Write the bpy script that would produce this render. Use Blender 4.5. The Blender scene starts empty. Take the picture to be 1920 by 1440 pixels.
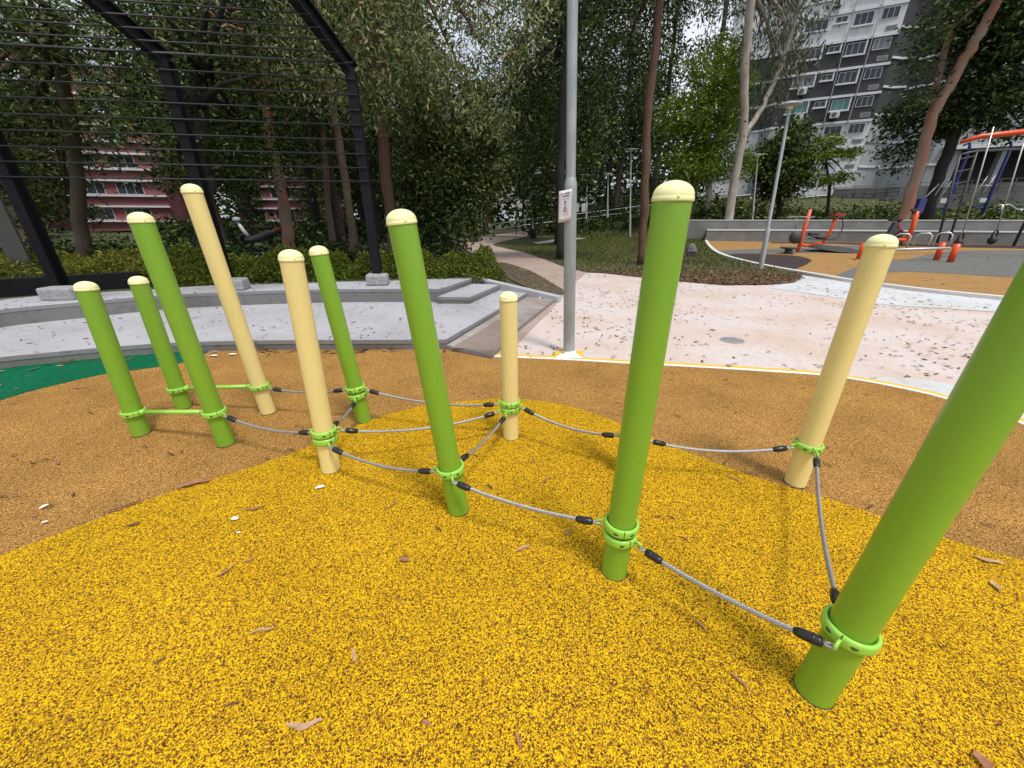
import bpy, math, random
import numpy as np
from mathutils import Vector, Matrix
R = math.radians
scene = bpy.context.scene
col = scene.collection

# ------------------------------------------------------------------ camera, sky, sun, exposure
FPX, PITCH, HC = 721.0, R(23.2), 1.5          # focal length in pixels of a 1920 wide frame, tilt down, eye height
cam_d = bpy.data.cameras.new("camera"); cam = bpy.data.objects.new("camera", cam_d); col.objects.link(cam)
cam.location = (0, 0, HC); cam.rotation_euler = (R(90) - PITCH, 0, 0)
cam_d.sensor_width = 36.0; cam_d.lens = 36.0 * FPX / 1920.0
cam_d.clip_start = 0.02; cam_d.clip_end = 2000
scene.camera = cam
SUN_EL, SUN_AZ = R(66), R(146)
world = bpy.data.worlds.new("World"); scene.world = world; world.use_nodes = True
wn, wl = world.node_tree.nodes, world.node_tree.links
bg = wn["Background"]; sky = wn.new("ShaderNodeTexSky"); sky.sky_type = 'NISHITA'; sky.sun_disc = False
sky.sun_elevation = SUN_EL; sky.sun_rotation = SUN_AZ; sky.dust_density = 3.0; sky.air_density = 1.2
tcw = wn.new("ShaderNodeTexCoord"); nzw = wn.new("ShaderNodeTexNoise"); nzw.inputs["Scale"].default_value = 2.2
nzw.inputs["Detail"].default_value = 8
rw = wn.new("ShaderNodeValToRGB"); rw.color_ramp.elements[0].position = 0.30; rw.color_ramp.elements[1].position = 0.62
mixw = wn.new("ShaderNodeMix"); mixw.data_type = 'RGBA'
wl.new(tcw.outputs["Generated"], nzw.inputs["Vector"]); wl.new(nzw.outputs["Fac"], rw.inputs["Fac"])
wl.new(rw.outputs["Color"], mixw.inputs["Factor"]); wl.new(sky.outputs["Color"], mixw.inputs["A"])
mixw.inputs["B"].default_value = (8.2, 8.6, 9.3, 1)
wl.new(mixw.outputs["Result"], bg.inputs["Color"]); bg.inputs["Strength"].default_value = 0.105
sun_d = bpy.data.lights.new("sun", 'SUN'); sun = bpy.data.objects.new("sun", sun_d); col.objects.link(sun)
sun_d.energy = 2.45; sun_d.angle = R(11); sun_d.color = (1.0, 0.95, 0.88)
sv = Vector((math.sin(SUN_AZ) * math.cos(SUN_EL), math.cos(SUN_AZ) * math.cos(SUN_EL), math.sin(SUN_EL)))
sun.rotation_euler = sv.to_track_quat('Z', 'Y').to_euler()
scene.view_settings.view_transform = 'Standard'; scene.view_settings.look = 'None'
scene.view_settings.exposure = 0.25; scene.view_settings.gamma = 1.0
scene.render.engine = 'CYCLES'
scene.cycles.max_bounces = 5; scene.cycles.diffuse_bounces = 3; scene.cycles.glossy_bounces = 2
scene.cycles.transmission_bounces = 3; scene.cycles.transparent_max_bounces = 4

# ------------------------------------------------------------------ measuring helpers
CP, SP = math.cos(PITCH), math.sin(PITCH)
def ray(px, py):
    u = (px - 960) / FPX; v = (720 - py) / FPX
    return np.array([u, CP + v * SP, -SP + v * CP])
def at(px, py, z=0.0):                          # surveyed point on a level plane
    d = ray(px, py); t = (z - HC) / d[2]
    return np.array([0, 0, HC]) + t * d
def pt(px, py, Y):                              # surveyed point at distance Y
    d = ray(px, py); return np.array([0, 0, HC]) + d * (Y / d[1])

# ------------------------------------------------------------------ mesh helpers
class MB:
    def __init__(s): s.v = []; s.f = []; s.sm = []
    def add(s, vs, fs, smooth=False):
        o = len(s.v); s.v += [tuple(map(float, p)) for p in vs]
        s.f += [tuple(i + o for i in f) for f in fs]; s.sm += [smooth] * len(fs); return s
    def box(s, c, h, ax=None):                  # centre, half sizes, three axes
        c = np.array(c, float); A = np.eye(3) if ax is None else np.array(ax, float)
        vs = [c + A[0] * h[0] * i + A[1] * h[1] * j + A[2] * h[2] * k for i in (-1, 1) for j in (-1, 1) for k in (-1, 1)]
        return s.add(vs, [(0, 1, 3, 2), (4, 6, 7, 5), (0, 4, 5, 1), (2, 3, 7, 6), (0, 2, 6, 4), (1, 5, 7, 3)])
    def tube(s, pts, rad, n=10, caps=True, smooth=True, closed=False):
        pts = [np.array(p, float) for p in pts]; m = len(pts)
        rads = rad if hasattr(rad, '__len__') else [rad] * m
        vs = []; up = None
        for i, p in enumerate(pts):
            a = pts[i - 1] if (i > 0 or closed) else p
            b = pts[(i + 1) % m] if (i < m - 1 or closed) else p
            t = b - a; t = t / (np.linalg.norm(t) + 1e-12)
            if up is None:
                up = np.array([0, 0, 1.]) if abs(t[2]) < .9 else np.array([1., 0, 0])
            x = np.cross(up, t); x /= np.linalg.norm(x) + 1e-12; y = np.cross(t, x); up = y
            for k in range(n):
                w = 2 * math.pi * k / n; vs.append(p + rads[i] * (x * math.cos(w) + y * math.sin(w)))
        fs = []
        for i in range(m if closed else m - 1):
            j = (i + 1) % m
            for k in range(n):
                l = (k + 1) % n; fs.append((i * n + k, i * n + l, j * n + l, j * n + k))
        s.add(vs, fs, smooth)
        if caps and not closed:
            o = len(s.v) - len(vs)
            s.f.append(tuple(o + k for k in reversed(range(n)))); s.sm.append(False)
            s.f.append(tuple(o + (m - 1) * n + k for k in range(n))); s.sm.append(False)
        return s
    def lathe(s, base, axis, prof, n=32, smooth=True, closed=False):    # profile of (r, t) round an axis
        a = np.array(axis, float); a /= np.linalg.norm(a); b = np.array(base, float)
        u = np.array([1., 0, 0]) if abs(a[0]) < .9 else np.array([0, 1., 0])
        x = np.cross(a, u); x /= np.linalg.norm(x); y = np.cross(a, x)
        vs = []
        for r_, t_ in prof:
            for k in range(n):
                w = 2 * math.pi * k / n; vs.append(b + a * t_ + r_ * (x * math.cos(w) + y * math.sin(w)))
        m = len(prof); fs = []
        for i in range(m if closed else m - 1):
            j = (i + 1) % m
            for k in range(n):
                l = (k + 1) % n; fs.append((i * n + k, i * n + l, j * n + l, j * n + k))
        return s.add(vs, fs, smooth)
    def poly(s, pts, z0, z1):                   # prism on a ground outline
        n = len(pts); a = sum(pts[i][0] * pts[(i + 1) % n][1] - pts[(i + 1) % n][0] * pts[i][1] for i in range(n))
        if a < 0: pts = pts[::-1]
        vs = [(p[0], p[1], z1) for p in pts] + [(p[0], p[1], z0) for p in pts]
        fs = [tuple(range(n))] + [(i, i + n, (i + 1) % n + n, (i + 1) % n) for i in range(n)]
        return s.add(vs, fs)
    def sheet(s, pts):
        n = len(pts); a = sum(pts[i][0] * pts[(i + 1) % n][1] - pts[(i + 1) % n][0] * pts[i][1] for i in range(n))
        if a < 0: pts = pts[::-1]
        return s.add(pts, [tuple(range(n))])
    def build(s, name, m, parent=None, bevel=0, loc=None):
        me = bpy.data.meshes.new(name); me.from_pydata(s.v, [], s.f)
        me.polygons.foreach_set("use_smooth", s.sm); me.update()
        o = bpy.data.objects.new(name, me); col.objects.link(o)
        if m: me.materials.append(m)
        if loc is not None:                      # put the origin at the thing's base
            L = Vector([float(c) for c in loc]); me.transform(Matrix.Translation(-L)); o.location = L
        if parent is not None:
            o.parent = parent
            me.transform(Matrix.Translation(-world_loc(parent)))
        if bevel:
            bv = o.modifiers.new("bevel", 'BEVEL'); bv.width = bevel; bv.segments = 2; bv.limit_method = 'ANGLE'
        return o
def world_loc(o):
    L = Vector((0, 0, 0))
    while o is not None: L = L + o.location; o = o.parent
    return L
def tag(o, label=None, cat=None, group=None, kind=None):
    if label: o["label"] = label
    if cat: o["category"] = cat
    if group: o["group"] = group
    if kind: o["kind"] = kind
    return o
def thing(name, loc, label, cat, group=None):
    o = bpy.data.objects.new(name, None); col.objects.link(o); o.empty_display_size = .2
    o.location = Vector([float(c) for c in loc]); return tag(o, label, cat, group)
def struct(name, mb, m, bevel=0): return tag(mb.build(name, m, bevel=bevel), kind='structure')
def children(o): return [c for c in list(bpy.data.objects) if c.parent == o]
def fast_mesh(name, V, F, m, smooth=False):     # numpy quads
    me = bpy.data.meshes.new(name); nf = len(F)
    me.vertices.add(len(V)); me.vertices.foreach_set("co", np.asarray(V, np.float32).ravel())
    me.loops.add(nf * 4); me.loops.foreach_set("vertex_index", np.asarray(F, np.int32).ravel())
    me.polygons.add(nf); me.polygons.foreach_set("loop_start", np.arange(nf, dtype=np.int32) * 4)
    me.polygons.foreach_set("loop_total", np.full(nf, 4, np.int32))
    me.update(calc_edges=True); me.materials.append(m); return me

# ------------------------------------------------------------------ materials
def nodes(name):
    m = bpy.data.materials.new(name); m.use_nodes = True; nt = m.node_tree
    return m, nt.nodes, nt.links, nt.nodes["Principled BSDF"]
def rgba(c): return (c[0], c[1], c[2], 1)
def mat(name, c, rough=.6, metal=0, var=.0, scale=8., bump=0., bscale=60., coat=0., c2=None, stretch=None, spec=.5):
    m, n, l, p = nodes(name)
    p.inputs["Roughness"].default_value = rough; p.inputs["Metallic"].default_value = metal
    p.inputs["Base Color"].default_value = rgba(c); p.inputs["Coat Weight"].default_value = coat
    p.inputs["Specular IOR Level"].default_value = spec
    tc = n.new("ShaderNodeTexCoord"); src = tc.outputs["Object"]
    if stretch:
        mp = n.new("ShaderNodeMapping"); mp.inputs["Scale"].default_value = stretch; l.new(src, mp.inputs["Vector"]); src = mp.outputs["Vector"]
    if var or c2:
        nz = n.new("ShaderNodeTexNoise"); nz.inputs["Scale"].default_value = scale; nz.inputs["Detail"].default_value = 6
        nz.inputs["Roughness"].default_value = .65
        l.new(src, nz.inputs["Vector"]); rp = n.new("ShaderNodeValToRGB")
        rp.color_ramp.elements[0].position = .3; rp.color_ramp.elements[1].position = .7
        a = tuple(x * (1 - var) for x in c) if not c2 else c2
        b = tuple(min(1, x * (1 + var)) for x in c) if not c2 else c
        rp.color_ramp.elements[0].color = rgba(a); rp.color_ramp.elements[1].color = rgba(b)
        l.new(nz.outputs["Fac"], rp.inputs["Fac"]); l.new(rp.outputs["Color"], p.inputs["Base Color"])
    if bump:
        nb = n.new("ShaderNodeTexNoise"); nb.inputs["Scale"].default_value = bscale; nb.inputs["Detail"].default_value = 5
        l.new(src, nb.inputs["Vector"]); bp = n.new("ShaderNodeBump"); bp.inputs["Strength"].default_value = bump
        bp.inputs["Distance"].default_value = .02
        l.new(nb.outputs["Fac"], bp.inputs["Height"]); l.new(bp.outputs["Normal"], p.inputs["Normal"])
    return m
def rubber(name, chips, dark, scale=150., gap=(.02, .16), patch=.12):
    # bonded rubber granules: each chip its own tint, dark voids in between, slow patchy wear
    m, n, l, p = nodes(name); p.inputs["Roughness"].default_value = .9; p.inputs["Specular IOR Level"].default_value = .04
    tc = n.new("ShaderNodeTexCoord")
    wz = n.new("ShaderNodeTexNoise"); wz.inputs["Scale"].default_value = scale * .8; wz.inputs["Detail"].default_value = 2
    l.new(tc.outputs["Object"], wz.inputs["Vector"])
    mx = n.new("ShaderNodeVectorMath"); mx.operation = 'MULTIPLY_ADD'; mx.inputs[1].default_value = (.011,) * 3
    l.new(wz.outputs["Color"], mx.inputs[0]); l.new(tc.outputs["Object"], mx.inputs[2])
    vo = n.new("ShaderNodeTexVoronoi"); vo.inputs["Scale"].default_value = scale; vo.inputs["Randomness"].default_value = 1
    ve = n.new("ShaderNodeTexVoronoi"); ve.feature = 'DISTANCE_TO_EDGE'; ve.inputs["Scale"].default_value = scale
    l.new(mx.outputs[0], vo.inputs["Vector"]); l.new(mx.outputs[0], ve.inputs["Vector"])
    sp = n.new("ShaderNodeSeparateColor"); l.new(vo.outputs["Color"], sp.inputs["Color"])
    rp = n.new("ShaderNodeValToRGB"); cr = rp.color_ramp
    for i, (pos, c) in enumerate(chips):
        e = cr.elements[i] if i < 2 else cr.elements.new(pos)
        e.position = pos; e.color = rgba(c)
    l.new(sp.outputs["Red"], rp.inputs["Fac"])
    nd = n.new("ShaderNodeTexNoise"); nd.inputs["Scale"].default_value = scale * .8; nd.inputs["Detail"].default_value = 3
    l.new(tc.outputs["Object"], nd.inputs["Vector"])
    ad = n.new("ShaderNodeMath"); ad.operation = 'MULTIPLY_ADD'; ad.inputs[1].default_value = .5; ad.inputs[2].default_value = -.24
    l.new(nd.outputs["Fac"], ad.inputs[0]); sm = n.new("ShaderNodeMath"); sm.operation = 'ADD'
    l.new(ve.outputs["Distance"], sm.inputs[0]); l.new(ad.outputs[0], sm.inputs[1])
    mr = n.new("ShaderNodeMapRange"); mr.inputs["From Min"].default_value = gap[0]; mr.inputs["From Max"].default_value = gap[1]
    l.new(sm.outputs[0], mr.inputs["Value"])
    mc = n.new("ShaderNodeMix"); mc.data_type = 'RGBA'; mc.inputs["A"].default_value = rgba(dark)
    l.new(mr.outputs["Result"], mc.inputs["Factor"]); l.new(rp.outputs["Color"], mc.inputs["B"])
    n2 = n.new("ShaderNodeTexNoise"); n2.inputs["Scale"].default_value = 1.7; n2.inputs["Detail"].default_value = 7
    n2.inputs["Roughness"].default_value = .6
    l.new(tc.outputs["Object"], n2.inputs["Vector"]); r2 = n.new("ShaderNodeMapRange")
    r2.inputs["From Min"].default_value = .3; r2.inputs["From Max"].default_value = .7
    r2.inputs["To Min"].default_value = 1 - patch; r2.inputs["To Max"].default_value = 1 + patch * .7
    l.new(n2.outputs["Fac"], r2.inputs["Value"]); ml = n.new("ShaderNodeVectorMath"); ml.operation = 'SCALE'
    l.new(mc.outputs["Result"], ml.inputs[0]); l.new(r2.outputs["Result"], ml.inputs["Scale"])
    l.new(ml.outputs[0], p.inputs["Base Color"])
    bp = n.new("ShaderNodeBump"); bp.inputs["Strength"].default_value = .5; bp.inputs["Distance"].default_value = .003
    l.new(mr.outputs["Result"], bp.inputs["Height"]); l.new(bp.outputs["Normal"], p.inputs["Normal"])
    return m
def paving(name, c, speck, scale=220., stain=(.9, .86, .8)):
    # washed aggregate: fine specks, broad faint stains
    m, n, l, p = nodes(name); p.inputs["Roughness"].default_value = .85; p.inputs["Specular IOR Level"].default_value = .2
    tc = n.new("ShaderNodeTexCoord")
    def nz(s, d, lo, hi):
        t = n.new("ShaderNodeTexNoise"); t.inputs["Scale"].default_value = s; t.inputs["Detail"].default_value = d
        l.new(tc.outputs["Object"], t.inputs["Vector"]); r = n.new("ShaderNodeMapRange")
        r.inputs["From Min"].default_value = lo; r.inputs["From Max"].default_value = hi
        l.new(t.outputs["Fac"], r.inputs["Value"]); return r.outputs["Result"]
    a = n.new("ShaderNodeMix"); a.data_type = 'RGBA'; a.inputs["A"].default_value = rgba(speck); a.inputs["B"].default_value = rgba(c)
    l.new(nz(scale, 3, .32, .5), a.inputs["Factor"])
    b = n.new("ShaderNodeMix"); b.data_type = 'RGBA'; b.blend_type = 'MULTIPLY'; b.inputs["B"].default_value = rgba(stain)
    l.new(nz(.9, 8, .42, .68), b.inputs["Factor"]); l.new(a.outputs["Result"], b.inputs["A"])
    d = n.new("ShaderNodeMix"); d.data_type = 'RGBA'; d.blend_type = 'MULTIPLY'; d.inputs["B"].default_value = (.82, .8, .78, 1)
    l.new(nz(7, 9, .55, .72), d.inputs["Factor"]); l.new(b.outputs["Result"], d.inputs["A"])
    l.new(d.outputs["Result"], p.inputs["Base Color"])
    return m
def leafmat(name, cols, trans=.3, rough=.6, spec=.12):
    m, n, l, p = nodes(name); p.inputs["Roughness"].default_value = rough; p.inputs["Specular IOR Level"].default_value = spec
    g = n.new("ShaderNodeNewGeometry"); rp = n.new("ShaderNodeValToRGB"); cr = rp.color_ramp
    for i, (pos, c) in enumerate(cols):
        e = cr.elements[i] if i < 2 else cr.elements.new(pos)
        e.position = pos; e.color = rgba(c)
    l.new(g.outputs["Random Per Island"], rp.inputs["Fac"]); l.new(rp.outputs["Color"], p.inputs["Base Color"])
    if trans:
        t = n.new("ShaderNodeBsdfTranslucent"); mx = n.new("ShaderNodeMixShader"); mx.inputs["Fac"].default_value = trans
        l.new(rp.outputs["Color"], t.inputs["Color"]); l.new(p.outputs["BSDF"], mx.inputs[1]); l.new(t.outputs["BSDF"], mx.inputs[2])
        l.new(mx.outputs["Shader"], n["Material Output"].inputs["Surface"])
    return m
M = {}
YC = [(0, (.90, .58, .012)), (.42, (.80, .46, .010)), (.66, (.62, .32, .015)), (.80, (.30, .13, .02)), (1.0, (.06, .035, .02))]
M['yellow_rubber'] = rubber("yellow rubber granules", YC, (.04, .02, .008), 205, (.02, .12), .15)
OC = [(0, (.70, .42, .14)), (.4, (.57, .31, .085)), (.72, (.43, .215, .055)), (.92, (.25, .12, .03)), (1.0, (.09, .05, .02))]
M['orange_rubber'] = rubber("ochre rubber granules", OC, (.07, .034, .013), 185, (.035, .14), .2)
M['green_rubber'] = rubber("green rubber granules", [(0, (.008, .20, .085)), (.6, (.008, .15, .065)), (1, (.008, .09, .045))], (.004, .05, .03), 150)
M['orange_far'] = rubber("orange rubber granules", [(0, (.46, .30, .12)), (.6, (.38, .235, .09)), (1, (.26, .15, .06))], (.25, .12, .05), 60)
M['grey_rubber'] = rubber("grey rubber granules", [(0, (.24, .24, .22)), (.6, (.18, .185, .17)), (1, (.11, .12, .11))], (.09, .09, .09), 60)
M['dark_rubber'] = rubber("dark brown rubber granules", [(0, (.10, .075, .07)), (.6, (.07, .055, .05)), (1, (.05, .035, .035))], (.04, .03, .03), 60)
M['pink_paving'] = paving("pink washed aggregate", (.60, .53, .50), (.38, .32, .29), 110, (.93, .83, .74))
M['pale_paving'] = paving("pale washed aggregate", (.58, .60, .62), (.36, .38, .40), 150)
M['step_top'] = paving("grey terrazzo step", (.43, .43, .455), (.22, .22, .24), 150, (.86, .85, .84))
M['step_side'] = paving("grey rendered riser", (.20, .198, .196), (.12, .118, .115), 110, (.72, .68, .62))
M['step_edge'] = paving("smooth grey step nosing", (.25, .25, .258), (.17, .17, .175), 90)
M['dirty_tread'] = paving("soil stained tread", (.40, .36, .34), (.22, .19, .17), 140, (.42, .34, .29))
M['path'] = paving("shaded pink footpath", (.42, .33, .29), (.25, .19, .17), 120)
M['path_dark'] = paving("dirt on tread", (.27, .215, .19), (.15, .12, .10), 110)
M['kerb'] = mat("painted kerb", (.62, .60, .57), .8, var=.12, scale=14)
M['white_line'] = mat("white line paint", (.78, .76, .72), .7, var=.08, scale=20)
M['yellow_line'] = mat("yellow line paint", (.78, .43, .03), .6, var=.12, scale=16)
M['concrete'] = mat("weathered concrete", (.165, .165, .16), .9, var=.25, scale=1.3, bump=.3, bscale=25)
M['concrete_light'] = mat("pale concrete coping", (.50, .49, .475), .85, var=.12, scale=2)
M['stone'] = mat("rough grey stone block", (.30, .30, .31), .9, var=.22, scale=16, bump=.8, bscale=22)
M['green_paint'] = mat("leaf green powder coat", (.198, .39, .031), .33, var=.03, scale=3, coat=.12)
def worn(m, dark, amount=.16):
    nt = m.node_tree; n, l = nt.nodes, nt.links; p = n["Principled BSDF"]; src = p.inputs["Base Color"].links[0].from_socket
    tc = n.new("ShaderNodeTexCoord"); mp = n.new("ShaderNodeMapping"); mp.inputs["Scale"].default_value = (30, 30, 4); l.new(tc.outputs["Object"], mp.inputs["Vector"])
    a = n.new("ShaderNodeTexNoise"); a.inputs["Scale"].default_value = 1.2; a.inputs["Detail"].default_value = 8; a.inputs["Roughness"].default_value = .7; l.new(mp.outputs["Vector"], a.inputs["Vector"])
    r = n.new("ShaderNodeMapRange"); r.inputs["From Min"].default_value = .56; r.inputs["From Max"].default_value = .74; r.inputs["To Max"].default_value = amount; l.new(a.outputs["Fac"], r.inputs["Value"])
    b = n.new("ShaderNodeTexNoise"); b.inputs["Scale"].default_value = 26; b.inputs["Detail"].default_value = 2; l.new(tc.outputs["Object"], b.inputs["Vector"])
    q = n.new("ShaderNodeMapRange"); q.inputs["From Min"].default_value = .775; q.inputs["From Max"].default_value = .80; q.inputs["To Max"].default_value = .75; l.new(b.outputs["Fac"], q.inputs["Value"])
    mx = n.new("ShaderNodeMath"); mx.operation = 'MAXIMUM'; l.new(r.outputs["Result"], mx.inputs[0]); l.new(q.outputs["Result"], mx.inputs[1])
    c = n.new("ShaderNodeMix"); c.data_type = 'RGBA'; c.inputs["B"].default_value = rgba(dark); l.new(mx.outputs[0], c.inputs["Factor"]); l.new(src, c.inputs["A"]); l.new(c.outputs["Result"], p.inputs["Base Color"])
    s_ = n.new("ShaderNodeMapRange"); s_.inputs["To Min"].default_value = .26; s_.inputs["To Max"].default_value = .5; l.new(a.outputs["Fac"], s_.inputs["Value"]); l.new(s_.outputs["Result"], p.inputs["Roughness"])
worn(M['green_paint'], (.09, .13, .04)); 
M['green_light'] = mat("light green clamp paint", (.30, .60, .075), .35, var=.03, scale=6, coat=.2)
M['cream_paint'] = mat("cream powder coat", (.79, .655, .275), .42, var=.03, scale=3, coat=.1)
worn(M['cream_paint'], (.38, .30, .16), .22)
M['cap'] = mat("pale yellow plastic", (.80, .80, .42), .5, var=.04, scale=9)
M['slot'] = mat("dark recess", (.03, .07, .012), .8)
M['contact_shade'] = mat("painted contact shade", (.05, .03, .015), .95, var=.3, scale=60)
M['black_plastic'] = mat("glossy black sleeve", (.012, .012, .014), .28)
M['steel'] = mat("bright galvanised wire", (.40, .395, .40), .42, metal=.7, var=.15, scale=60)
M['galv'] = mat("galvanised pole", (.40, .43, .44), .45, metal=.45, c2=(.27, .30, .305), scale=9, stretch=(1, 1, .35), bump=.05)
M['silver'] = mat("brushed steel tube", (.55, .55, .55), .35, metal=.7)
M['lamp_grey'] = mat("grey lamp paint", (.36, .38, .40), .5, var=.1, scale=2)
M['black_steel'] = mat("black painted steel", (.007, .0075, .010), .6, var=.2, scale=4, spec=.2)
M['rod_steel'] = mat("dark rod paint", (.022, .022, .025), .4, spec=.3)
M['orange_paint'] = mat("orange red enamel", (.72, .085, .015), .35, var=.06, scale=5)
M['red_paint'] = mat("red enamel", (.42, .02, .025), .4)
M['blue_paint'] = mat("deep blue enamel", (.025, .035, .19), .45)
M['dark_grey'] = mat("charcoal paint", (.05, .05, .055), .5)
M['panel'] = mat("grey panel", (.06, .06, .058), .7, var=.15, scale=3)
M['black'] = mat("black rubber", (.015, .015, .016), .6)
M['paper'] = mat("white notice paper", (.62, .60, .66), .6, var=.06, scale=20)
M['ink'] = mat("dark ink", (.03, .025, .035), .7)
M['ink_pale'] = mat("faded ink", (.30, .29, .34), .7)
M['rock'] = mat("dark grey rock", (.14, .135, .14), .9, var=.35, scale=7, bump=.8, bscale=14)
M['soil'] = mat("brown soil", (.13, .095, .06), .95, c2=(.055, .05, .025), scale=5, bump=.6, bscale=12)
M['lawn'] = mat("shaded grass ground", (.075, .085, .026), .95, c2=(.035, .045, .014), scale=1.4, bump=.5, bscale=30)
M['bark_red'] = mat("red brown bark", (.15, .07, .042), .9, c2=(.06, .04, .028), scale=5, stretch=(3, 3, .5), bump=.8, bscale=14)
M['bark_brown'] = mat("grey brown bark", (.135, .10, .07), .9, c2=(.07, .05, .035), scale=6, stretch=(3, 3, .4), bump=.8, bscale=14)
M['bark_dark'] = mat("dark bark", (.045, .04, .032), .95, c2=(.02, .018, .015), scale=6, stretch=(3, 3, .5), bump=.6)
M['bark_pale'] = mat("pale gum bark", (.42, .39, .35), .8, c2=(.25, .19, .15), scale=2.2, stretch=(2, 2, .5), bump=.3)
M['bark_orange'] = mat("peeling orange bark", (.30, .10, .045), .85, c2=(.25, .22, .175), scale=1.6, stretch=(1.6, 1.6, .35), bump=.7, bscale=9)
M['leaf_gum'] = leafmat("gum leaves", [(0, (.013, .025, .006)), (.45, (.040, .070, .015)), (.78, (.12, .165, .045)), (.95, (.27, .31, .12)), (1, (.26, .16, .05))], .18)
M['leaf_pale'] = leafmat("sunlit gum leaves", [(0, (.03, .045, .012)), (.3, (.09, .12, .038)), (.65, (.22, .25, .10)), (.92, (.36, .37, .19)), (1, (.30, .18, .06))], .14)
M['leaf_dark'] = leafmat("dark leaves", [(0, (.008, .016, .004)), (.45, (.022, .040, .009)), (.78, (.065, .105, .024)), (1, (.19, .25, .08))], .18)
M['leaf_bright'] = leafmat("bright green leaves", [(0, (.05, .10, .010)), (.5, (.13, .21, .018)), (.85, (.23, .32, .035)), (1, (.32, .38, .07))], .35)
M['leaf_grey'] = leafmat("grey green drooping leaves", [(0, (.06, .075, .04)), (.6, (.11, .13, .075)), (1, (.20, .20, .13))])
M['leaf_hedge'] = leafmat("hedge leaves", [(0, (.04, .07, .008)), (.5, (.09, .13, .013)), (.85, (.16, .19, .022)), (1, (.26, .24, .05))], .3)
M['leaf_ground'] = leafmat("yellow green ground leaves", [(0, (.08, .10, .015)), (.6, (.16, .18, .025)), (1, (.27, .26, .05))], .35)
M['litter'] = leafmat("dry litter", [(0, (.05, .03, .018)), (.4, (.12, .07, .04)), (.8, (.22, .12, .07)), (1, (.36, .24, .15))], 0, .8)
M['litter_dark'] = leafmat("small dark litter", [(0, (.04, .025, .015)), (.5, (.10, .055, .035)), (.85, (.20, .10, .06)), (1, (.30, .18, .12))], 0, .8)
M['grass_leaf'] = leafmat("grass blades", [(0, (.05, .08, .013)), (.5, (.10, .14, .03)), (.8, (.16, .18, .05)), (1, (.22, .17, .07))], .2)
M['wall_dark'] = mat("charcoal facade paint", (.045, .044, .049), .85, var=.16, scale=.9, stretch=(1, 1, .12))
M['wall_teal'] = mat("dark grey green facade paint", (.042, .054, .050), .85, var=.16, scale=.9, stretch=(1, 1, .12))
M['wall_white'] = mat("off white facade paint", (.60, .61, .63), .85, var=.16, scale=.9, stretch=(1, 1, .12))
M['wall_grey'] = mat("light grey facade paint", (.30, .315, .325), .85, var=.16, scale=.9, stretch=(1, 1, .12))
M['ledge'] = mat("white ledge paint", (.62, .63, .66), .8, var=.06, scale=.6)
M['glass'] = mat("dark window glass", (.03, .035, .045), .12, spec=.6, var=.4, scale=.9)
M['glass_teal'] = mat("window with teal curtain", (.06, .20, .18), .3, var=.2, scale=2, stretch=(6, 6, .2))
M['glass_pale'] = mat("window with grey blinds", (.14, .15, .18), .3, var=.3, scale=2, stretch=(6, 6, .2))
M['frame_white'] = mat("white window frame", (.60, .60, .62), .6)
M['ac'] = mat("off white casing", (.55, .55, .54), .6)
M['fan'] = mat("dark grille", (.10, .10, .10), .7)
M['wall_red'] = mat("dusty red facade paint", (.25, .085, .098), .85, var=.1, scale=.4)
M['void'] = mat("dim ground floor interior", (.05, .05, .048), .9)

# ------------------------------------------------------------------ ground sheets
def hill(x, y):                                  # level play area; the bank climbs behind the curved wall on the right
    a = np.clip((y - 31.5) / 20, 0, 1) * np.clip((x - 4) / 10, 0, 1)
    return 3.9 * a * a * (3 - 2 * a)
g = MB(); xs = np.concatenate([np.arange(-400, -60, 40), np.arange(-60, 110, 2.5), np.arange(110, 500, 40)])
ys = np.concatenate([[-300, -150, -60], np.arange(-20, 110, 2.5), np.arange(110, 700, 45)])
vs = [(x, y, -.02 + float(hill(x, y))) for y in ys for x in xs]; nx = len(xs)
g.add(vs, [(j * nx + i, j * nx + i + 1, (j + 1) * nx + i + 1, (j + 1) * nx + i) for j in range(len(ys) - 1) for i in range(nx - 1)], True)
struct('ground', g, M['lawn'])
def gp(pxs, z=0.0): return [tuple(at(x, y, z)[:2]) for x, y in pxs]
def smooth_line(P, k=6):                         # Catmull-Rom through plan points
    P = [np.array(p, float) for p in P]; Q = [2 * P[0] - P[1]] + P + [2 * P[-1] - P[-2]]; out = []
    for i in range(1, len(Q) - 2):
        for j in range(k):
            t = j / k; a, b, c, d = Q[i - 1], Q[i], Q[i + 1], Q[i + 2]
            out.append(.5 * ((2 * b) + (-a + c) * t + (2 * a - 5 * b + 4 * c - d) * t * t + (-a + 3 * b - 3 * c + d) * t ** 3))
    out.append(P[-1]); return [tuple(p) for p in out]
def flat(name, pts, z, m): return struct(name, MB().sheet([(p[0], p[1], z) for p in pts]), m)

# edge of the play surface (line to the pavement), surveyed
edge = smooth_line(gp([(923, 669), (1060, 675), (1180, 682), (1310, 689), (1440, 697), (1540, 704), (1620, 715), (1720, 735), (1785, 752), (1880, 782), (1990, 825)]))
plat_base = smooth_line(gp([(-260, 742), (-120, 715), (0, 692), (100, 681), (190, 672), (300, 663), (400, 658.5), (540, 656), (700, 655.5), (836, 655)]))
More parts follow.
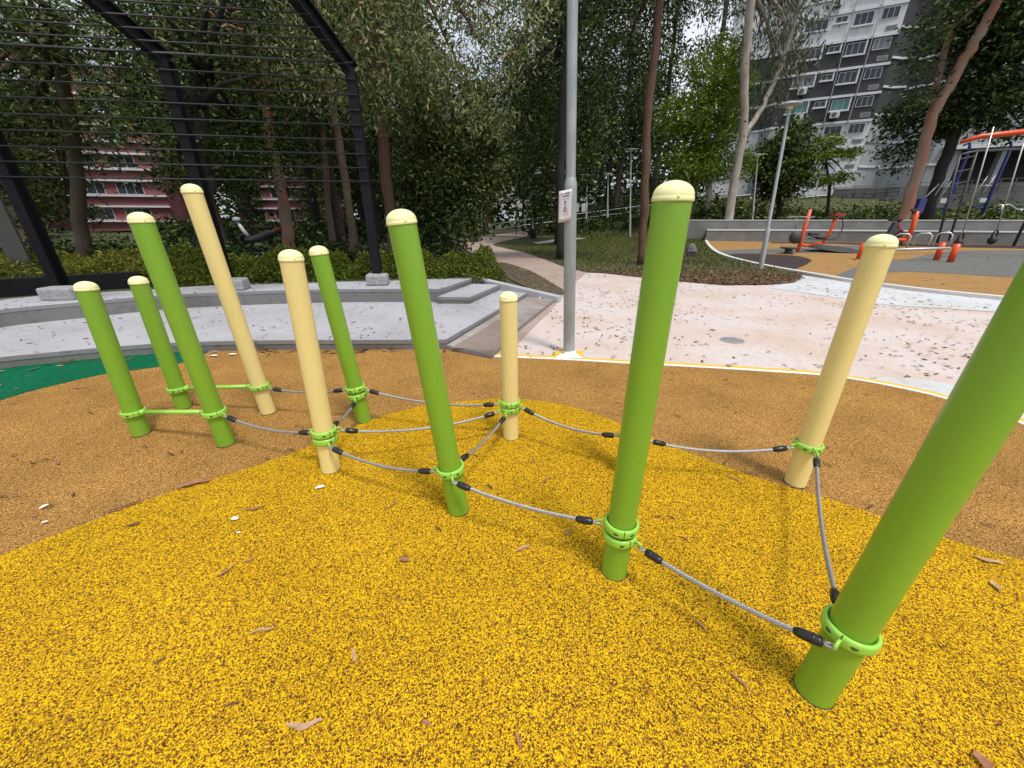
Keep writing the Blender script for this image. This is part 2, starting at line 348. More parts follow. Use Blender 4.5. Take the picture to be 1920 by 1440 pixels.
# ochre rubber base field
ochre = plat_base + [tuple(at(923, 669)[:2])] + edge[1:] + [(5.2, 1.5), (5.2, -2.5), (-8, -2.5), (-9, 2.2)]
flat('ochre_rubber_surface', ochre, .0, M['orange_rubber'])
yel = smooth_line(gp([(-330, 1190), (-150, 1110), (0, 1043), (140, 990), (300, 930), (420, 893), (560, 845), (700, 787), (790, 762), (880, 752), (960, 748), (1060, 760),
                      (1150, 790), (1300, 853), (1450, 906), (1520, 925), (1620, 958), (1720, 995), (1920, 1052), (2200, 1120)]))
flat('yellow_rubber_surface', yel + [(4.2, -2.2), (-4.2, -2.2)], .004, M['yellow_rubber'])
gb = smooth_line(gp([(-420, 905), (-200, 815), (0, 751), (60, 733), (130, 716), (200, 701), (290, 689), (350, 678), (392, 659.5)]))
flat('green_rubber_surface', gb + list(reversed([p for p in plat_base if p[0] < at(392, 659)[0]])) + [(-9, 2.6)], .004, M['green_rubber'])

# pavement
pave = edge + gp([(2300, 700), (1960, 590)]) + gp([(1885, 563), (1720, 546), (1600, 530), (1500, 515), (1503, 522), (1488, 530), (1440, 534), (1360, 535), (1280, 528), (1200, 520), (1130, 512), (1100, 511),
            (1060, 513), (1010, 521), (1045, 556)]) + [tuple(at(900, 600)[:2]), tuple(at(840, 655)[:2])]
flat('pavement', pave, -.004, M['pink_paving'])
pale = smooth_line(gp([(1440, 539), (1520, 551), (1665, 572), (1780, 579), (1885, 586), (2050, 600)])) + gp([(1960, 572), (1885, 564), (1720, 547), (1600, 531), (1502, 516), (1503, 522), (1488, 530)])
flat('pale_pavement', pale, .001, M['pale_paving'])
flat('pale_pavement', smooth_line(gp([(1600, 710), (1680, 707), (1790, 722), (1900, 752), (1930, 770)])) + gp([(1880, 781), (1785, 751), (1720, 734), (1630, 716)]), .002, M['pale_paving'])
path_l = smooth_line(gp([(1050, 553), (990, 538), (950, 515), (905, 490), (885, 474), (868, 466), (862, 457), (875, 450), (905, 444), (940, 438), (975, 434)]))
path_r = smooth_line(gp([(1030, 433), (1000, 440), (960, 449), (925, 458), (945, 465), (985, 474), (1025, 488), (1060, 501), (1100, 511)]))
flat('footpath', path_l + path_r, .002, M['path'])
flat('footpath', gp([(1010, 458.5), (1060, 452), (1180, 441), (1300, 436), (1300, 433), (1180, 436.5), (1060, 446), (1000, 455)]), .004, M['concrete_light'])
# brown worn apron beside the steps
flat('soil_apron', smooth_line(gp([(1050, 555), (1062, 548), (1035, 531), (1003, 512), (972, 500), (940, 492), (930, 500), (950, 520), (1000, 545)]), 3), .008, M['soil'])

for ja, jb in (((1661, 571), (1900, 588)), ((1012, 521.5), (1100, 512))):
    a, b = at(*ja)[:2], at(*jb)[:2]; t = (b - a) / np.linalg.norm(b - a) * .006; n_ = np.array([-t[1], t[0]])
    flat('pavement_joint', [tuple(a - n_), tuple(b - n_), tuple(b + n_), tuple(a + n_)], .0035, M['step_edge'])

# painted line and kerb strip along the play surface
def strip(name, line, w0, w1, z0, z1, m, side=1):
    P = [np.array(p) for p in line]; a, b = [], []
    for i, p in enumerate(P):
        t = P[min(i + 1, len(P) - 1)] - P[max(i - 1, 0)]; t = t / np.linalg.norm(t); n_ = np.array([-t[1], t[0]]) * side
        a.append(p + n_ * w0); b.append(p + n_ * w1)
    mb = MB(); n_ = len(P); vs = [(*p, z0) for p in a] + [(*p, z1) for p in a] + [(*p, z1) for p in b] + [(*p, z0) for p in b]; fs = []
    for i in range(n_ - 1):
        for k in range(3): fs.append((k * n_ + i, k * n_ + i + 1, (k + 1) * n_ + i + 1, (k + 1) * n_ + i))
    fs += [(0, n_, 2 * n_, 3 * n_), (n_ - 1, 4 * n_ - 1, 3 * n_ - 1, 2 * n_ - 1)]
    mb.add(vs, fs); return struct(name, mb, m)
strip('edging_strip', edge, .0, .048, -.02, .005, M['white_line'])
strip('painted_line', edge, .050, .118, -.003, .003, M['yellow_line'])
for q in ([(1032, 668), (1047, 668), (1062, 656), (1050, 656)], [(1077, 669), (1093, 670), (1093, 658), (1082, 658)]):
    flat('painted_line', gp(q), .006, M['yellow_line'])
flat('painted_line', gp([(1040, 672), (1094, 673), (1082, 664), (1051, 664)]), .008, M['white_line'])

# fitness area on the right
kerb_line = smooth_line(gp([(1321, 441), (1322, 452), (1330, 465), (1345, 476), (1372, 486), (1430, 500), (1500, 513), (1560, 523.5), (1600, 530), (1720, 546), (1885, 563), (2050, 578)]))
wall_px = [(1322, 452), (1380, 452.4), (1450, 453), (1560, 454), (1700, 456), (1800, 458), (1920, 460), (2100, 463)]
wall_line = smooth_line([at(x, y, 0)[:2] for x, y in wall_px])
flat('orange_rubber_surface', kerb_line + list(reversed(wall_line)), .0, M['orange_far'])
flat('dark_rubber_surface', smooth_line(gp([(1350, 477.5), (1400, 476), (1450, 477), (1495, 480), (1518, 486), (1521, 490), (1508, 498), (1485, 507)]), 4) + gp([(1430, 498), (1371, 484.5)]), .006, M['dark_rubber'])
flat('dark_rubber_surface', gp([(1440, 453.6), (1560, 454.6), (1700, 456.6), (1800, 458.6), (2000, 461.6), (2000, 468), (1800, 464), (1690, 462), (1560, 457), (1450, 456)]), .006, M['dark_rubber'])
flat('grey_rubber_surface', smooth_line(gp([(1555, 522), (1600, 503), (1640, 492), (1700, 486), (1740, 478), (1800, 470), (1990, 469)]), 4) + smooth_line(gp([(2000, 528), (1920, 521), (1840, 517), (1760, 512), (1690, 510), (1640, 514), (1590, 526)]), 4), .006, M['grey_rubber'])
flat('grey_rubber_surface', smooth_line(gp([(1345, 470), (1400, 467.5), (1500, 465), (1560, 461), (1640, 460), (1660, 463), (1640, 469), (1590, 474), (1500, 474), (1400, 476), (1352, 476)]), 4), .009, M['grey_rubber'])
strip('kerb', kerb_line, -.02, .16, -.02, .07, M['kerb'])
# grass bank between pavement and fitness area
def inpoly(x, y, P):
    P = np.array(P); c = np.zeros(len(x), bool); n_ = len(P)
    for i in range(n_):
        a, b = P[i], P[i - 1]; k = ((a[1] > y) != (b[1] > y)) & (x < (b[0] - a[0]) * (y - a[1]) / (b[1] - a[1] + 1e-12) + a[0]); c ^= k
    return c

# ------------------------------------------------------------------ leaf tools
rng = np.random.default_rng(11)
def leaf_quads(C, L, W, droop=.4, seed=0, flat_=0.):
    r = np.random.default_rng(seed); n_ = len(C)
    d = r.normal(size=(n_, 3)); d[:, 2] = d[:, 2] * .5 - droop; d /= np.linalg.norm(d, axis=1)[:, None]
    if flat_: d[:, 2] *= (1 - flat_); d /= np.linalg.norm(d, axis=1)[:, None]
    s = np.cross(d, r.normal(size=(n_, 3))); s /= np.linalg.norm(s, axis=1)[:, None] + 1e-9
    if flat_:
        s[:, 2] *= (1 - flat_); s -= d * (s * d).sum(1)[:, None]; s /= np.linalg.norm(s, axis=1)[:, None] + 1e-9
    up = np.cross(d, s); l = (L * r.uniform(.6, 1.3, n_))[:, None]; w = (W * r.uniform(.6, 1.3, n_))[:, None]
    V = np.stack([C, C + d * l * .45 + s * w + up * w * .3, C + d * l, C + d * l * .45 - s * w + up * w * .3], 1).reshape(-1, 3)
    F = np.arange(n_ * 4).reshape(-1, 4); return V, F
def crown_points(ells, clumps, per, seed, csize=.45, hole=.0):
    r = np.random.default_rng(seed); pts = []; cc = []
    vol = np.array([e[1][0] * e[1][1] * e[1][2] for e in ells]) ** .66; vol /= vol.sum()
    for k, (c, rad) in enumerate(ells):
        m = max(1, int(clumps * vol[k])); u = r.normal(size=(m, 3)); u /= np.linalg.norm(u, axis=1)[:, None]
        q = r.uniform(.25, 1, m) ** .45; P = np.array(c) + u * np.array(rad) * q[:, None] * r.uniform(.85, 1.12, m)[:, None]
        cc.append(P)
    cc = np.concatenate(cc)
    sz = csize * r.uniform(.5, 1.4, len(cc)); n_ = np.maximum(3, (per * (sz / csize) ** 1.5 * r.uniform(.5, 1.4, len(cc)))).astype(int)
    idx = np.repeat(np.arange(len(cc)), n_); g_ = r.normal(size=(len(idx), 3)); g_[:, 2] *= .65
    return cc[idx] + g_ * sz[idx][:, None] * .55, cc
def make_trunk(mb, pts, r0, r1, n=9, jit=.12, seed=0):
    r = random.Random(seed); P = [np.array(p, float) for p in pts]; Q = []; k = 5
    for i in range(len(P) - 1):
        for j in range(k): Q.append(P[i] + (P[i + 1] - P[i]) * j / k)
    Q.append(P[-1]); m = len(Q)
    rad = [(r0 + (r1 - r0) * i / (m - 1)) * (1 + jit * (r.random() - .5)) * (1.35 if i == 0 else 1.1 if i == 1 else 1) for i in range(m)]
    Q = [q + np.array([r.uniform(-1, 1), r.uniform(-1, 1), 0]) * r0 * .18 * (i > 0) for i, q in enumerate(Q)]
    mb.tube(Q, rad, n)
def tree(name, base, trunk_pts, r0, r1, ells, bark, leaf, label, cat='tree', group=None, clumps=90, per=60, L=.15, W=.028, droop=.45,
         seed=1, csize=.5, branches=14, more=()):
    t = thing(name, base, label, cat, group)
    tb = MB(); make_trunk(tb, trunk_pts, r0, r1, seed=seed)
    for q in more: make_trunk(tb, q[0], q[1], q[2], 7, seed=seed + 3)
    P, cc = crown_points(ells, clumps, per, seed, csize)
    r = random.Random(seed); T = [np.array(p, float) for p in trunk_pts]; hi = T[max(0, len(T) - 2):]
    for i in range(branches):
        c = cc[r.randrange(len(cc))]; f = r.uniform(.15, 1); a = hi[0] + (hi[-1] - hi[0]) * f
        mid = (a + c) / 2 + np.array([r.uniform(-.2, .2), r.uniform(-.2, .2), r.uniform(0, .4)]) * np.linalg.norm(c - a) * .3
        tb.tube([a, mid, c], [r1 * .75, r1 * .4, .012], 5)
    o = tb.build('trunk', bark, t)
    V, F = leaf_quads(P, L, W, droop, seed)
    V = V - np.array([float(c) for c in base])
    me = fast_mesh('crown', V, F, leaf); c_ = bpy.data.objects.new('crown', me); col.objects.link(c_); c_.parent = t
    return t
def leaf_object(name, P, L, W, droop, m, seed, label, cat, kind=None, group=None, flat_=0.):
    V, F = leaf_quads(P, L, W, droop, seed, flat_); me = fast_mesh(name, V, F, m); o = bpy.data.objects.new(name, me); col.objects.link(o)
    if kind == 'part': return o
    tag(o, label, cat, group, kind); return o

# ------------------------------------------------------------------ seating steps (all one cast structure)
L1, L2, LS, L0 = .125, .355, .24, .055
def pz(pxs, z): return [tuple(at(x, y, z)[:2]) for x, y in pxs]
steps = thing('seating_steps', at(500, 640), "long curved grey terrazzo seating platform with steps down at its right end", 'steps')
front1 = [p for p in plat_base[:-1]] + [tuple(at(836, 636.5, L1)[:2])]
front2 = smooth_line(pz([(-300, 636), (-150, 607), (0, 581), (150, 567), (300, 554), (450, 547), (600, 543), (700, 542), (824, 542)], L2))
back2 = smooth_line(pz([(887, 519), (798, 521), (640, 525), (480, 530.5), (380, 536), (200, 547.5), (90, 553.5), (0, 562), (-250, 588)], L2))
tier1 = front1 + pz([(990, 548), (960, 541)], L1) + [back2[0]] + list(reversed(front2))
tier2 = front2 + pz([(882, 523)], L2) + back2
stepm = pz([(820, 557), (880, 557.5), (936, 534)], LS) + pz([(884, 521)], L2) + pz([(824, 542)], L2)
low = [tuple(at(838, 655)[:2])] + pz([(922, 664), (972, 614), (1043, 558.5)], L0) + pz([(990, 548)], L1)
def slab(outline, z0, z1, nos=.045):
    MB().poly(outline, z0, z1 - nos).build('riser', M['step_side'], steps)
    MB().poly(outline, z1 - nos + .0005, z1 - .003).build('nosing', M['step_edge'], steps)
def grow(outline, d):                            # offset a plan outline by d
    P = [np.array(p[:2]) for p in outline]; n_ = len(P)
    if sum(P[i][0] * P[(i + 1) % n_][1] - P[(i + 1) % n_][0] * P[i][1] for i in range(n_)) < 0: P = P[::-1]
    out = []
    for i in range(n_):
        a, b, c = P[i - 1], P[i], P[(i + 1) % n_]; e1 = b - a; e2 = c - b
        if np.linalg.norm(e1) < 1e-6 or np.linalg.norm(e2) < 1e-6: continue
        e1 /= np.linalg.norm(e1); e2 /= np.linalg.norm(e2); m1 = np.array([e1[1], -e1[0]]); m2 = np.array([e2[1], -e2[0]])
        n3 = m1 + m2; n3 /= max(.3, np.linalg.norm(n3) ** 2 / 2) if np.linalg.norm(n3) > 1e-6 else 1
        out.append(tuple(b + n3 * d))
    return out
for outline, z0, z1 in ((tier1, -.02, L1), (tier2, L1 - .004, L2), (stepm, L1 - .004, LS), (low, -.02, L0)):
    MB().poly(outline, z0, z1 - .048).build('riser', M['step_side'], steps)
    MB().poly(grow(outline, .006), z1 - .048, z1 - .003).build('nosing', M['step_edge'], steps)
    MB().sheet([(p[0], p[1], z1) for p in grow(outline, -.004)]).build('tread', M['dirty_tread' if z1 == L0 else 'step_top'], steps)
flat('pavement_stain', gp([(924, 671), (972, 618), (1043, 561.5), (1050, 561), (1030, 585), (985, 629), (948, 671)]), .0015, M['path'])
MB().sheet([(p[0], p[1], L0 + .003) for p in smooth_line(pz([(846, 652), (865, 641), (900, 621), (935, 600), (950, 604), (952, 620), (940, 640), (919, 658)], L0), 4)]).build('soil_stain', M['path_dark'], steps)
# sloping stringer closing the right end
a = at(887, 518.5, L2); b = at(1044, 557.5, L0 + .05); a = a - (b - a) / np.linalg.norm(b - a) * .22 * np.array([1, 1, 0]); d = (b - a) / np.linalg.norm(b - a); hn = np.array([d[1], -d[0], 0]); hn /= np.linalg.norm(hn)
mb = MB()
q = [a - d * .05 - hn * .16, a - d * .05 + hn * .02, b + d * .02 + hn * .02, b + d * .02 - hn * .16]
vs = [(p[0], p[1], p[2] + .012) for p in q] + [(p[0], p[1], -.02) for p in q]
mb.add(vs, [(0, 1, 2, 3), (4, 7, 6, 5), (0, 4, 5, 1), (1, 5, 6, 2), (2, 6, 7, 3), (3, 7, 4, 0)]).build('stringer', M['step_top'], steps)

# stone blocks on the upper tier
for (px, py, sx, sy, sz, lab) in ((124, 563, .23, .15, .19, "wide rough stone block on the upper step at the far left"),
                                 (446, 545, .17, .16, .19, "rough grey stone block at the foot of the middle black column"),
                                 (710, 536, .19, .17, .20, "rough grey stone block at the foot of the right-hand black column")):
    c = at(px, py, L2); d0 = c[:2] / np.linalg.norm(c[:2]); c = c + np.array([d0[0], d0[1], 0]) * sy
    mb = MB(); rr = random.Random(px); nn = 5
    mb.box((c[0], c[1], L2 + sz / 2 - .002), (sx, sy, sz / 2), [(.988, .153, 0), (-.153, .988, 0), (0, 0, 1)])
    mb.v = [(x + rr.uniform(-.012, .012), y + rr.uniform(-.012, .012), z + rr.uniform(-.008, .008)) for x, y, z in mb.v]
    tag(mb.build('stone_block', M['stone'], bevel=.03, loc=(c[0], c[1], L2)), lab, 'stone block', 'stone blocks on the upper step')
# small paper scrap left on the lowest step
c = at(1017, 560, L0)
mb = MB(); rr = random.Random(3)
for i in range(4):
    o_ = c + np.array([rr.uniform(-.05, .05), rr.uniform(-.03, .03), .004 + .004 * i])
    mb.add([o_ + np.array([rr.uniform(-.05, .0), rr.uniform(-.04, 0), 0]), o_ + np.array([.05, rr.uniform(-.03, 0), .01]), o_ + np.array([.04, .04, .0]), o_ + np.array([-.04, .03, .012])], [(0, 1, 2, 3)])
tag(mb.build('paper_scrap', M['paper'], loc=c), "crumpled scraps of pale paper on the lowest step's right corner", 'litter')

# ------------------------------------------------------------------ black trellis frame over the steps
U = np.array([.988, .153, 0]); PF = np.array([.153, -.988, 0]); BV = np.array([-.348, -.742, .573]); BV /= np.linalg.norm(BV)
frame = thing('trellis_canopy', (-5.06, 7.23, .35), "black steel trellis canopy of bent columns and thin horizontal rods over the steps", 'canopy')
cols = [np.array([-2.58, 7.62]) - U[:2] * 2.66 * k for k in range(5)]
for k, c in enumerate(cols):
    zt = 3.70; base = np.array([c[0], c[1], .0]); top = np.array([c[0], c[1], zt])
    mb = MB(); hw, hd, tf = .075, .10, .012
    def ibeam(a, b, f):
        ax = (b - a) / np.linalg.norm(b - a); ln = np.linalg.norm(b - a) / 2; fw = f - ax * f.dot(ax); fw /= np.linalg.norm(fw); sd = np.cross(ax, fw)
        m_ = (a + b) / 2
        mb.box(m_ + fw * (hd - tf), (hw, tf, ln), [sd, fw, ax]); mb.box(m_ - fw * (hd - tf), (hw, tf, ln), [sd, fw, ax])
        mb.box(m_, (tf, hd - 2 * tf, ln), [sd, fw, ax])
    ibeam(base, top, PF); mb.build('column', M['black_steel'], frame)
    mb = MB(); ibeam(top - BV * .06 + np.array([0, 0, .02]), top + BV * 4.2, np.array([0, 0, 1.])); mb.build('beam', M['black_steel'], frame)
e0, e1 = cols[0] + U[:2] * .07, cols[-1] - U[:2] * 1.5
for k in range(9):
    z = 2.10 + .2065 * k
    if z > 3.78: break
    q = PF * .115
    MB().tube([(e0[0] + q[0], e0[1] + q[1], z), (e1[0] + q[0], e1[1] + q[1], z)], .011, 8).build('rod', M['rod_steel'], frame)
for k in range(1, 24):
    q = np.array([0, 0, 3.70]) + BV * (.172 * k) + np.cross(BV, U) * -.11
    if q[2] < 0: continue
    MB().tube([(e0[0] + q[0], e0[1] + q[1], q[2]), (e1[0] + q[0], e1[1] + q[1], q[2])], .011, 8).build('rod', M['rod_steel'], frame)

# ------------------------------------------------------------------ balance posts, clamps, bars, wire ropes
POST = {  # base xy, top xyz (seam of cap), clamp distances along the post, colour
 'A': ((-2.818, 2.541), (-2.794, 2.568, 1.082), [.182], 'g', "short green post at the far left, front end of the front green bar"),
 'B': ((-2.842, 2.985), (-2.837, 2.991, 1.060), [.178], 'g', "short green post behind the two front left ones, joined to the tallest cream post"),
 'C': ((-2.075, 2.399), (-2.106, 2.373, 1.492), [.261], 'g', "tall green post on ochre rubber, right end of the front green bar"),
 'D': ((-2.057, 2.893), (-2.122, 2.847, 1.669), [.245], 'c', "tallest cream post, leftmost of the cream ones, right end of the rear green bar"),
 'E': ((-1.179, 2.086), (-1.152, 2.102, 1.311), [.284, .235], 'c', "cream post with two stacked green clamps and four ropes, left of the middle"),
 'F': ((-1.199, 2.753), (-1.293, 2.712, 1.293), [.294, .235], 'g', "slim rear green post behind the double-clamped cream post"),
 'G': ((-.299, 1.705), (-.444, 1.679, 1.492), [.285], 'g', "tall green post leaning left in the middle of the group, on yellow rubber"),
 'H': ((-.008, 2.493), (-.024, 2.493, 1.030), [.289, .243], 'c', "shortest cream post, beside the grey lamp pole's foot, hub of five ropes"),
 'I': ((.472, 1.297), (.487, 1.292, 1.561), [.284, .228], 'g', "tall green post right of centre with two stacked clamps, standing on yellow rubber"),
 'J': ((1.749, 1.946), (1.754, 1.941, 1.390), [.276], 'c', "cream post leaning right on the right side, in front of the fitness area"),
 'K': ((1.043, .806), (1.118, .80, 1.56), [.321], 'g', "nearest thick green post, running out of the picture at the right edge"),
 'N': ((.745, 2.04), (.748, 2.04, 1.10), [.27], 'g', "short green post hidden behind the tall green post right of centre"),
}
PR = .0575
POSTS = {}
for k, (b, t, rings, colr, lab) in POST.items():
    b = np.array([b[0], b[1], 0.]); t = np.array(t); ax = (t - b) / np.linalg.norm(t - b); ln = np.linalg.norm(t - b)
    pm = M['green_paint'] if colr == 'g' else M['cream_paint']
    root = thing('balance_post', b, lab, 'post', "green and cream posts of the rope balance course")
    MB().lathe(b - ax * .08, ax, [(PR, 0), (PR, ln + .07)], 48).build('pole', pm, root)
    MB().lathe(np.array([b[0], b[1], 0]), (0, 0, 1), [(PR - .004, .0062), (PR + .0018, .0062), (PR + .0030, .002)], 40).build('contact_shade_ring', M['contact_shade'], root)  # thin dark ring round the foot: contact shadow put into the colour
    R1 = PR + .0035
    prof = [(PR - .004, -.012), (R1 - .001, -.012), (R1, -.009), (R1, .001), (R1 - .0012, .002), (R1 - .0012, .004)]
    for i in range(1, 11):
        w = i / 10 * math.pi / 2; prof.append(((R1 - .0012) * math.cos(w) if i < 10 else .0005, .004 + .042 * math.sin(w)))
    cp = MB().lathe(b + ax * ln, ax, prof, 48).build('cap', M['cap'], root)
    s_ = b + ax * ln; dcam = -s_ / np.linalg.norm(s_[:2]); dcam[2] = 0; dcam = dcam - ax * dcam.dot(ax); dcam /= np.linalg.norm(dcam)
    sd = np.cross(ax, dcam); w = .25; rv = dcam * math.cos(w) + sd * math.sin(w)
    MB().lathe(s_ + rv * (R1 - .001), rv, [(.0045, 0), (.004, .002), (.0005, .003)], 10).build('rivet', M['cap'], cp)
    rr_ = []
    for j, h in enumerate(rings):
        c = b + ax * h; hh = .021
        ri, ro = PR + .0008, PR + .0165
        prof = [(ri, -hh), (ro - .006, -hh), (ro - .001, -hh + .004), (ro, -hh * .4), (ro, hh * .4), (ro - .001, hh - .004), (ro - .006, hh), (ri + .005, hh), (ri + .003, hh - .004), (ri, hh - .01)]
        rg = MB().lathe(c, ax, prof, 48, closed=True).build('clamp_ring', M['green_light'], root)
        u0 = np.array([1., 0, 0]) - ax * ax[0]; u0 /= np.linalg.norm(u0); v0 = np.cross(ax, u0)
        w0 = math.atan2(-c[1], -c[0]) + (.35 if j else -.1) + (ord(k) % 5) * .12
        for w, seam in ((w0, 1), (w0 + .48, 0), (w0 - .48, 0), (w0 + math.pi, 1), (w0 + math.pi + .48, 0), (w0 + math.pi - .48, 0)):
            mb = MB()
            if seam:
                rv = u0 * math.cos(w) + v0 * math.sin(w); tv = np.cross(ax, rv)
                mb.box(c + rv * (ro - .0045), (.0014, .005, hh * .98), [tv, rv, ax]); mb.build('seam', M['slot'], rg)
            else:
                pts = []
                for q in np.linspace(-.2, .2, 7):
                    rv = u0 * math.cos(w + q) + v0 * math.sin(w + q); pts.append(c + rv * (ro - .0038))
                mb.tube(pts, [.001, .0046, .0066, .0072, .0066, .0046, .001], 8).build('slot', M['slot'], rg)
        rr_.append((c, ax, ro, rg))
    POSTS[k] = rr_
def rope(k1, i1, k2, i2, sag, label, sd1=0., sd2=0.):
    (c1, a1, ro, g1), (c2, a2, _, g2) = POSTS[k1][i1], POSTS[k2][i2]
    def off(c, a, o_, ang):
        d = o_ - c; d = d - a * d.dot(a); d /= np.linalg.norm(d); s_ = np.cross(a, d); return d * math.cos(ang) + s_ * math.sin(ang)
    d1, d2 = off(c1, a1, c2, sd1), off(c2, a2, c1, sd2)
    p1, p2 = c1 + d1 * (ro + .019) - np.array([0, 0, .018]), c2 + d2 * (ro + .019) - np.array([0, 0, .018])
    for c, d, g_, a in ((c1, d1, g1, a1), (c2, d2, g2, a2)):         # cast eye on the clamp
        m_ = c + d * (ro + .009) - a * .010; pts = []
        for w in np.linspace(0, 2 * math.pi, 15)[:-1]: pts.append(m_ + d * .017 * math.cos(w) + a * .014 * math.sin(w))
        MB().tube(pts, .0052, 8, closed=True).build('eye', M['green_light'], g_)
    n_ = 90; P = []
    for i in range(n_ + 1):
        t = i / n_; p = p1 * (1 - t) + p2 * t; p = p - np.array([0, 0, 4 * sag * t * (1 - t)]); P.append(p)
    P = np.array(P); seg = np.linalg.norm(np.diff(P, axis=0), axis=1); s_ = np.concatenate([[0], np.cumsum(seg)]); T = s_[-1]
    def P_at(x): return np.array([np.interp(x, s_, P[:, k]) for k in range(3)])
    root = thing('wire_rope', P_at(T / 2), label, 'rope', "steel ropes strung between the balance posts")
    # twisted strands
    e = .105; mm = int((T - 2 * e + .04) / .006); X = np.linspace(e - .02, T - e + .02, mm)
    C = np.array([P_at(x) for x in X]); D = np.gradient(C, axis=0); D /= np.linalg.norm(D, axis=1)[:, None]
    S = np.cross(D, [0, 0, 1.]); S /= np.linalg.norm(S, axis=1)[:, None]; Uu = np.cross(S, D)
    mb = MB()
    for q in range(6):
        w = X * 62 + q * math.pi / 3; off_ = (S * np.cos(w)[:, None] + Uu * np.sin(w)[:, None]) * .0058
        mb.tube(list(C + off_), .0033, 6, caps=False)
    mb.build('strands', M['steel'], root); MB().tube(list(C[::3]), .0045, 8).build('core', M['dark_grey'], root)
    for x0, sg in ((0, 1), (T, -1)):
        f0, f1 = P_at(x0 + sg * .030), P_at(x0 + sg * .104); ax = (f1 - f0) / np.linalg.norm(f1 - f0); l_ = np.linalg.norm(f1 - f0)
        MB().lathe(f0, ax, [(.001, 0), (.0135, 0), (.0168, .004), (.0172, l_ * .5), (.0165, l_ * .8), (.0115, l_), (.001, l_)], 20).lathe(f0 + ax * l_ * .3, ax, [(.0171, -.0035), (.0181, -.002), (.0181, .002), (.0171, .0035)], 20).build('ferrule', M['black_plastic'], root)
        # wire eye: two legs going round the clamp's eye
        tip = P_at(x0 + sg * -.006); side = np.cross(ax, [0, 0, 1.]); side /= np.linalg.norm(side); pts = []
        for w in np.linspace(-1, 1, 13):
            s__ = w; x_ = (1 - abs(w) ** 2.2)
            pts.append(f0 + (tip - f0) * x_ + side * (.0075 * math.sin(w * math.pi * .92)))
        mb = MB()
        for ph in (0, 2.1, 4.2):
            Q = []
            for i, p in enumerate(pts): Q.append(p + (np.array([0, 0, 1.]) * math.cos(i * .9 + ph) + ax * math.sin(i * .9 + ph)) * .0032)
            mb.tube(Q, .0040, 6)
        mb.build('loop', M['steel'], root)
rope('C', 0, 'E', 0, .045, "wire rope from the green bar's tall post to the double-clamped cream post", 0, .15)
rope('D', 0, 'F', 0, .03, "rearmost wire rope, from the tallest cream post to the slim green post", 0, 0)
rope('F', 0, 'H', 0, .05, "wire rope from the slim rear green post to the shortest cream post", 0, .15)
rope('F', 1, 'E', 0, .02, "short wire rope between the slim rear green post and the double-clamped cream post", .1, -.12)
rope('E', 0, 'H', 1, .06, "long wire rope crossing behind the middle leaning green post", .2, 0)
rope('E', 1, 'G', 0, .05, "wire rope from the double-clamped cream post to the middle leaning green post", -.5, .3)
rope('H', 1, 'G', 0, .03, "wire rope from the shortest cream post down to the middle leaning green post", 0, 0)
rope('G', 0, 'I', 0, .03, "wire rope between the two tall green posts on the yellow rubber", -.85, .2)
rope('H', 0, 'N', 0, .05, "wire rope running right from the shortest cream post behind the tall green post", 0, 0)
rope('N', 0, 'J', 0, .05, "wire rope ending at the cream post on the right side", 0, .1)
rope('I', 0, 'N', 0, .03, "wire rope mostly hidden behind the tall green post's clamps", 0, .3)
rope('J', 0, 'K', 0, .055, "wire rope dropping from the right-hand cream post to the nearest green post", .4, .12)
rope('I', 1, 'K', 0, .028, "nearest thick wire rope, from the double-clamped green post to the nearest green post", 0, 1.25)
def bar(k1, k2, label):
    (c1, a1, ro, g1), (c2, a2, _, g2) = POSTS[k1][0], POSTS[k2][0]
    d = (c2 - c1); d /= np.linalg.norm(d); p1, p2 = c1 + d * ro, c2 - d * ro
    P = [p1 - np.array([0, 0, .0]), p1 + d * .03, p1 + d * .06, p2 - d * .05, p2]
    root = thing('foot_bar', (p1 + p2) / 2, label, 'bar', "green foot bars between post pairs")
    MB().tube([p1 + d * .012, p2 - d * .012], .0165, 20).build('tube', M['green_light'], root)
    for p, s_ in ((p1, 1), (p2, -1)):
        MB().tube([p - d * s_ * .006, p + d * s_ * .012, p + d * s_ * .04], [.020, .0205, .0185], 16).build('bar_end', M['green_light'], root)
bar('A', 'C', "front green foot bar joining the far left post to the tall green post")
bar('B', 'D', "rear green foot bar joining the short rear post to the tallest cream post")

# ------------------------------------------------------------------ fallen leaves and petals on the rubber
def dry_leaf(px, py, ln, w, ang, lab, curl=.3, m=None, group=None, z=0.006, name='fallen_leaf'):
    c = at(px, py, z); mb = MB(); n_ = 9; rr = random.Random(int(px * 7 + py)); bend = rr.choice([-1, 1]) * rr.uniform(.4, 1.3); tw = rr.uniform(-1.2, 1.2)
    rows = []
    for i in range(n_):
        t = i / (n_ - 1) - .5; wd = w * math.sin(math.pi * (i + .35) / (n_ - .3)) ** .8
        x = t * ln; y = bend * ln * .42 * (t * t - .1) + ln * .03 * math.sin(t * 11 + px); zz = .004 + curl * ln * (t * t) * .55 + .002 * rr.random()
        for s_ in (-1, 0, 1):
            rows.append((x, y + s_ * wd, zz + abs(s_) * wd * (.35 + tw * t) ))
    ca, sa = math.cos(ang), math.sin(ang)
    vs = [(c[0] + x * ca - y * sa, c[1] + x * sa + y * ca, z + max(.001, q)) for x, y, q in rows]
    fs = []
    for i in range(n_ - 1):
        for s_ in range(2): fs.append((i * 3 + s_, i * 3 + s_ + 1, (i + 1) * 3 + s_ + 1, (i + 1) * 3 + s_))
    o = mb.add(vs, fs, True).build(name, m or M['dry_leaf'], loc=c); return tag(o, lab, 'leaf', group)
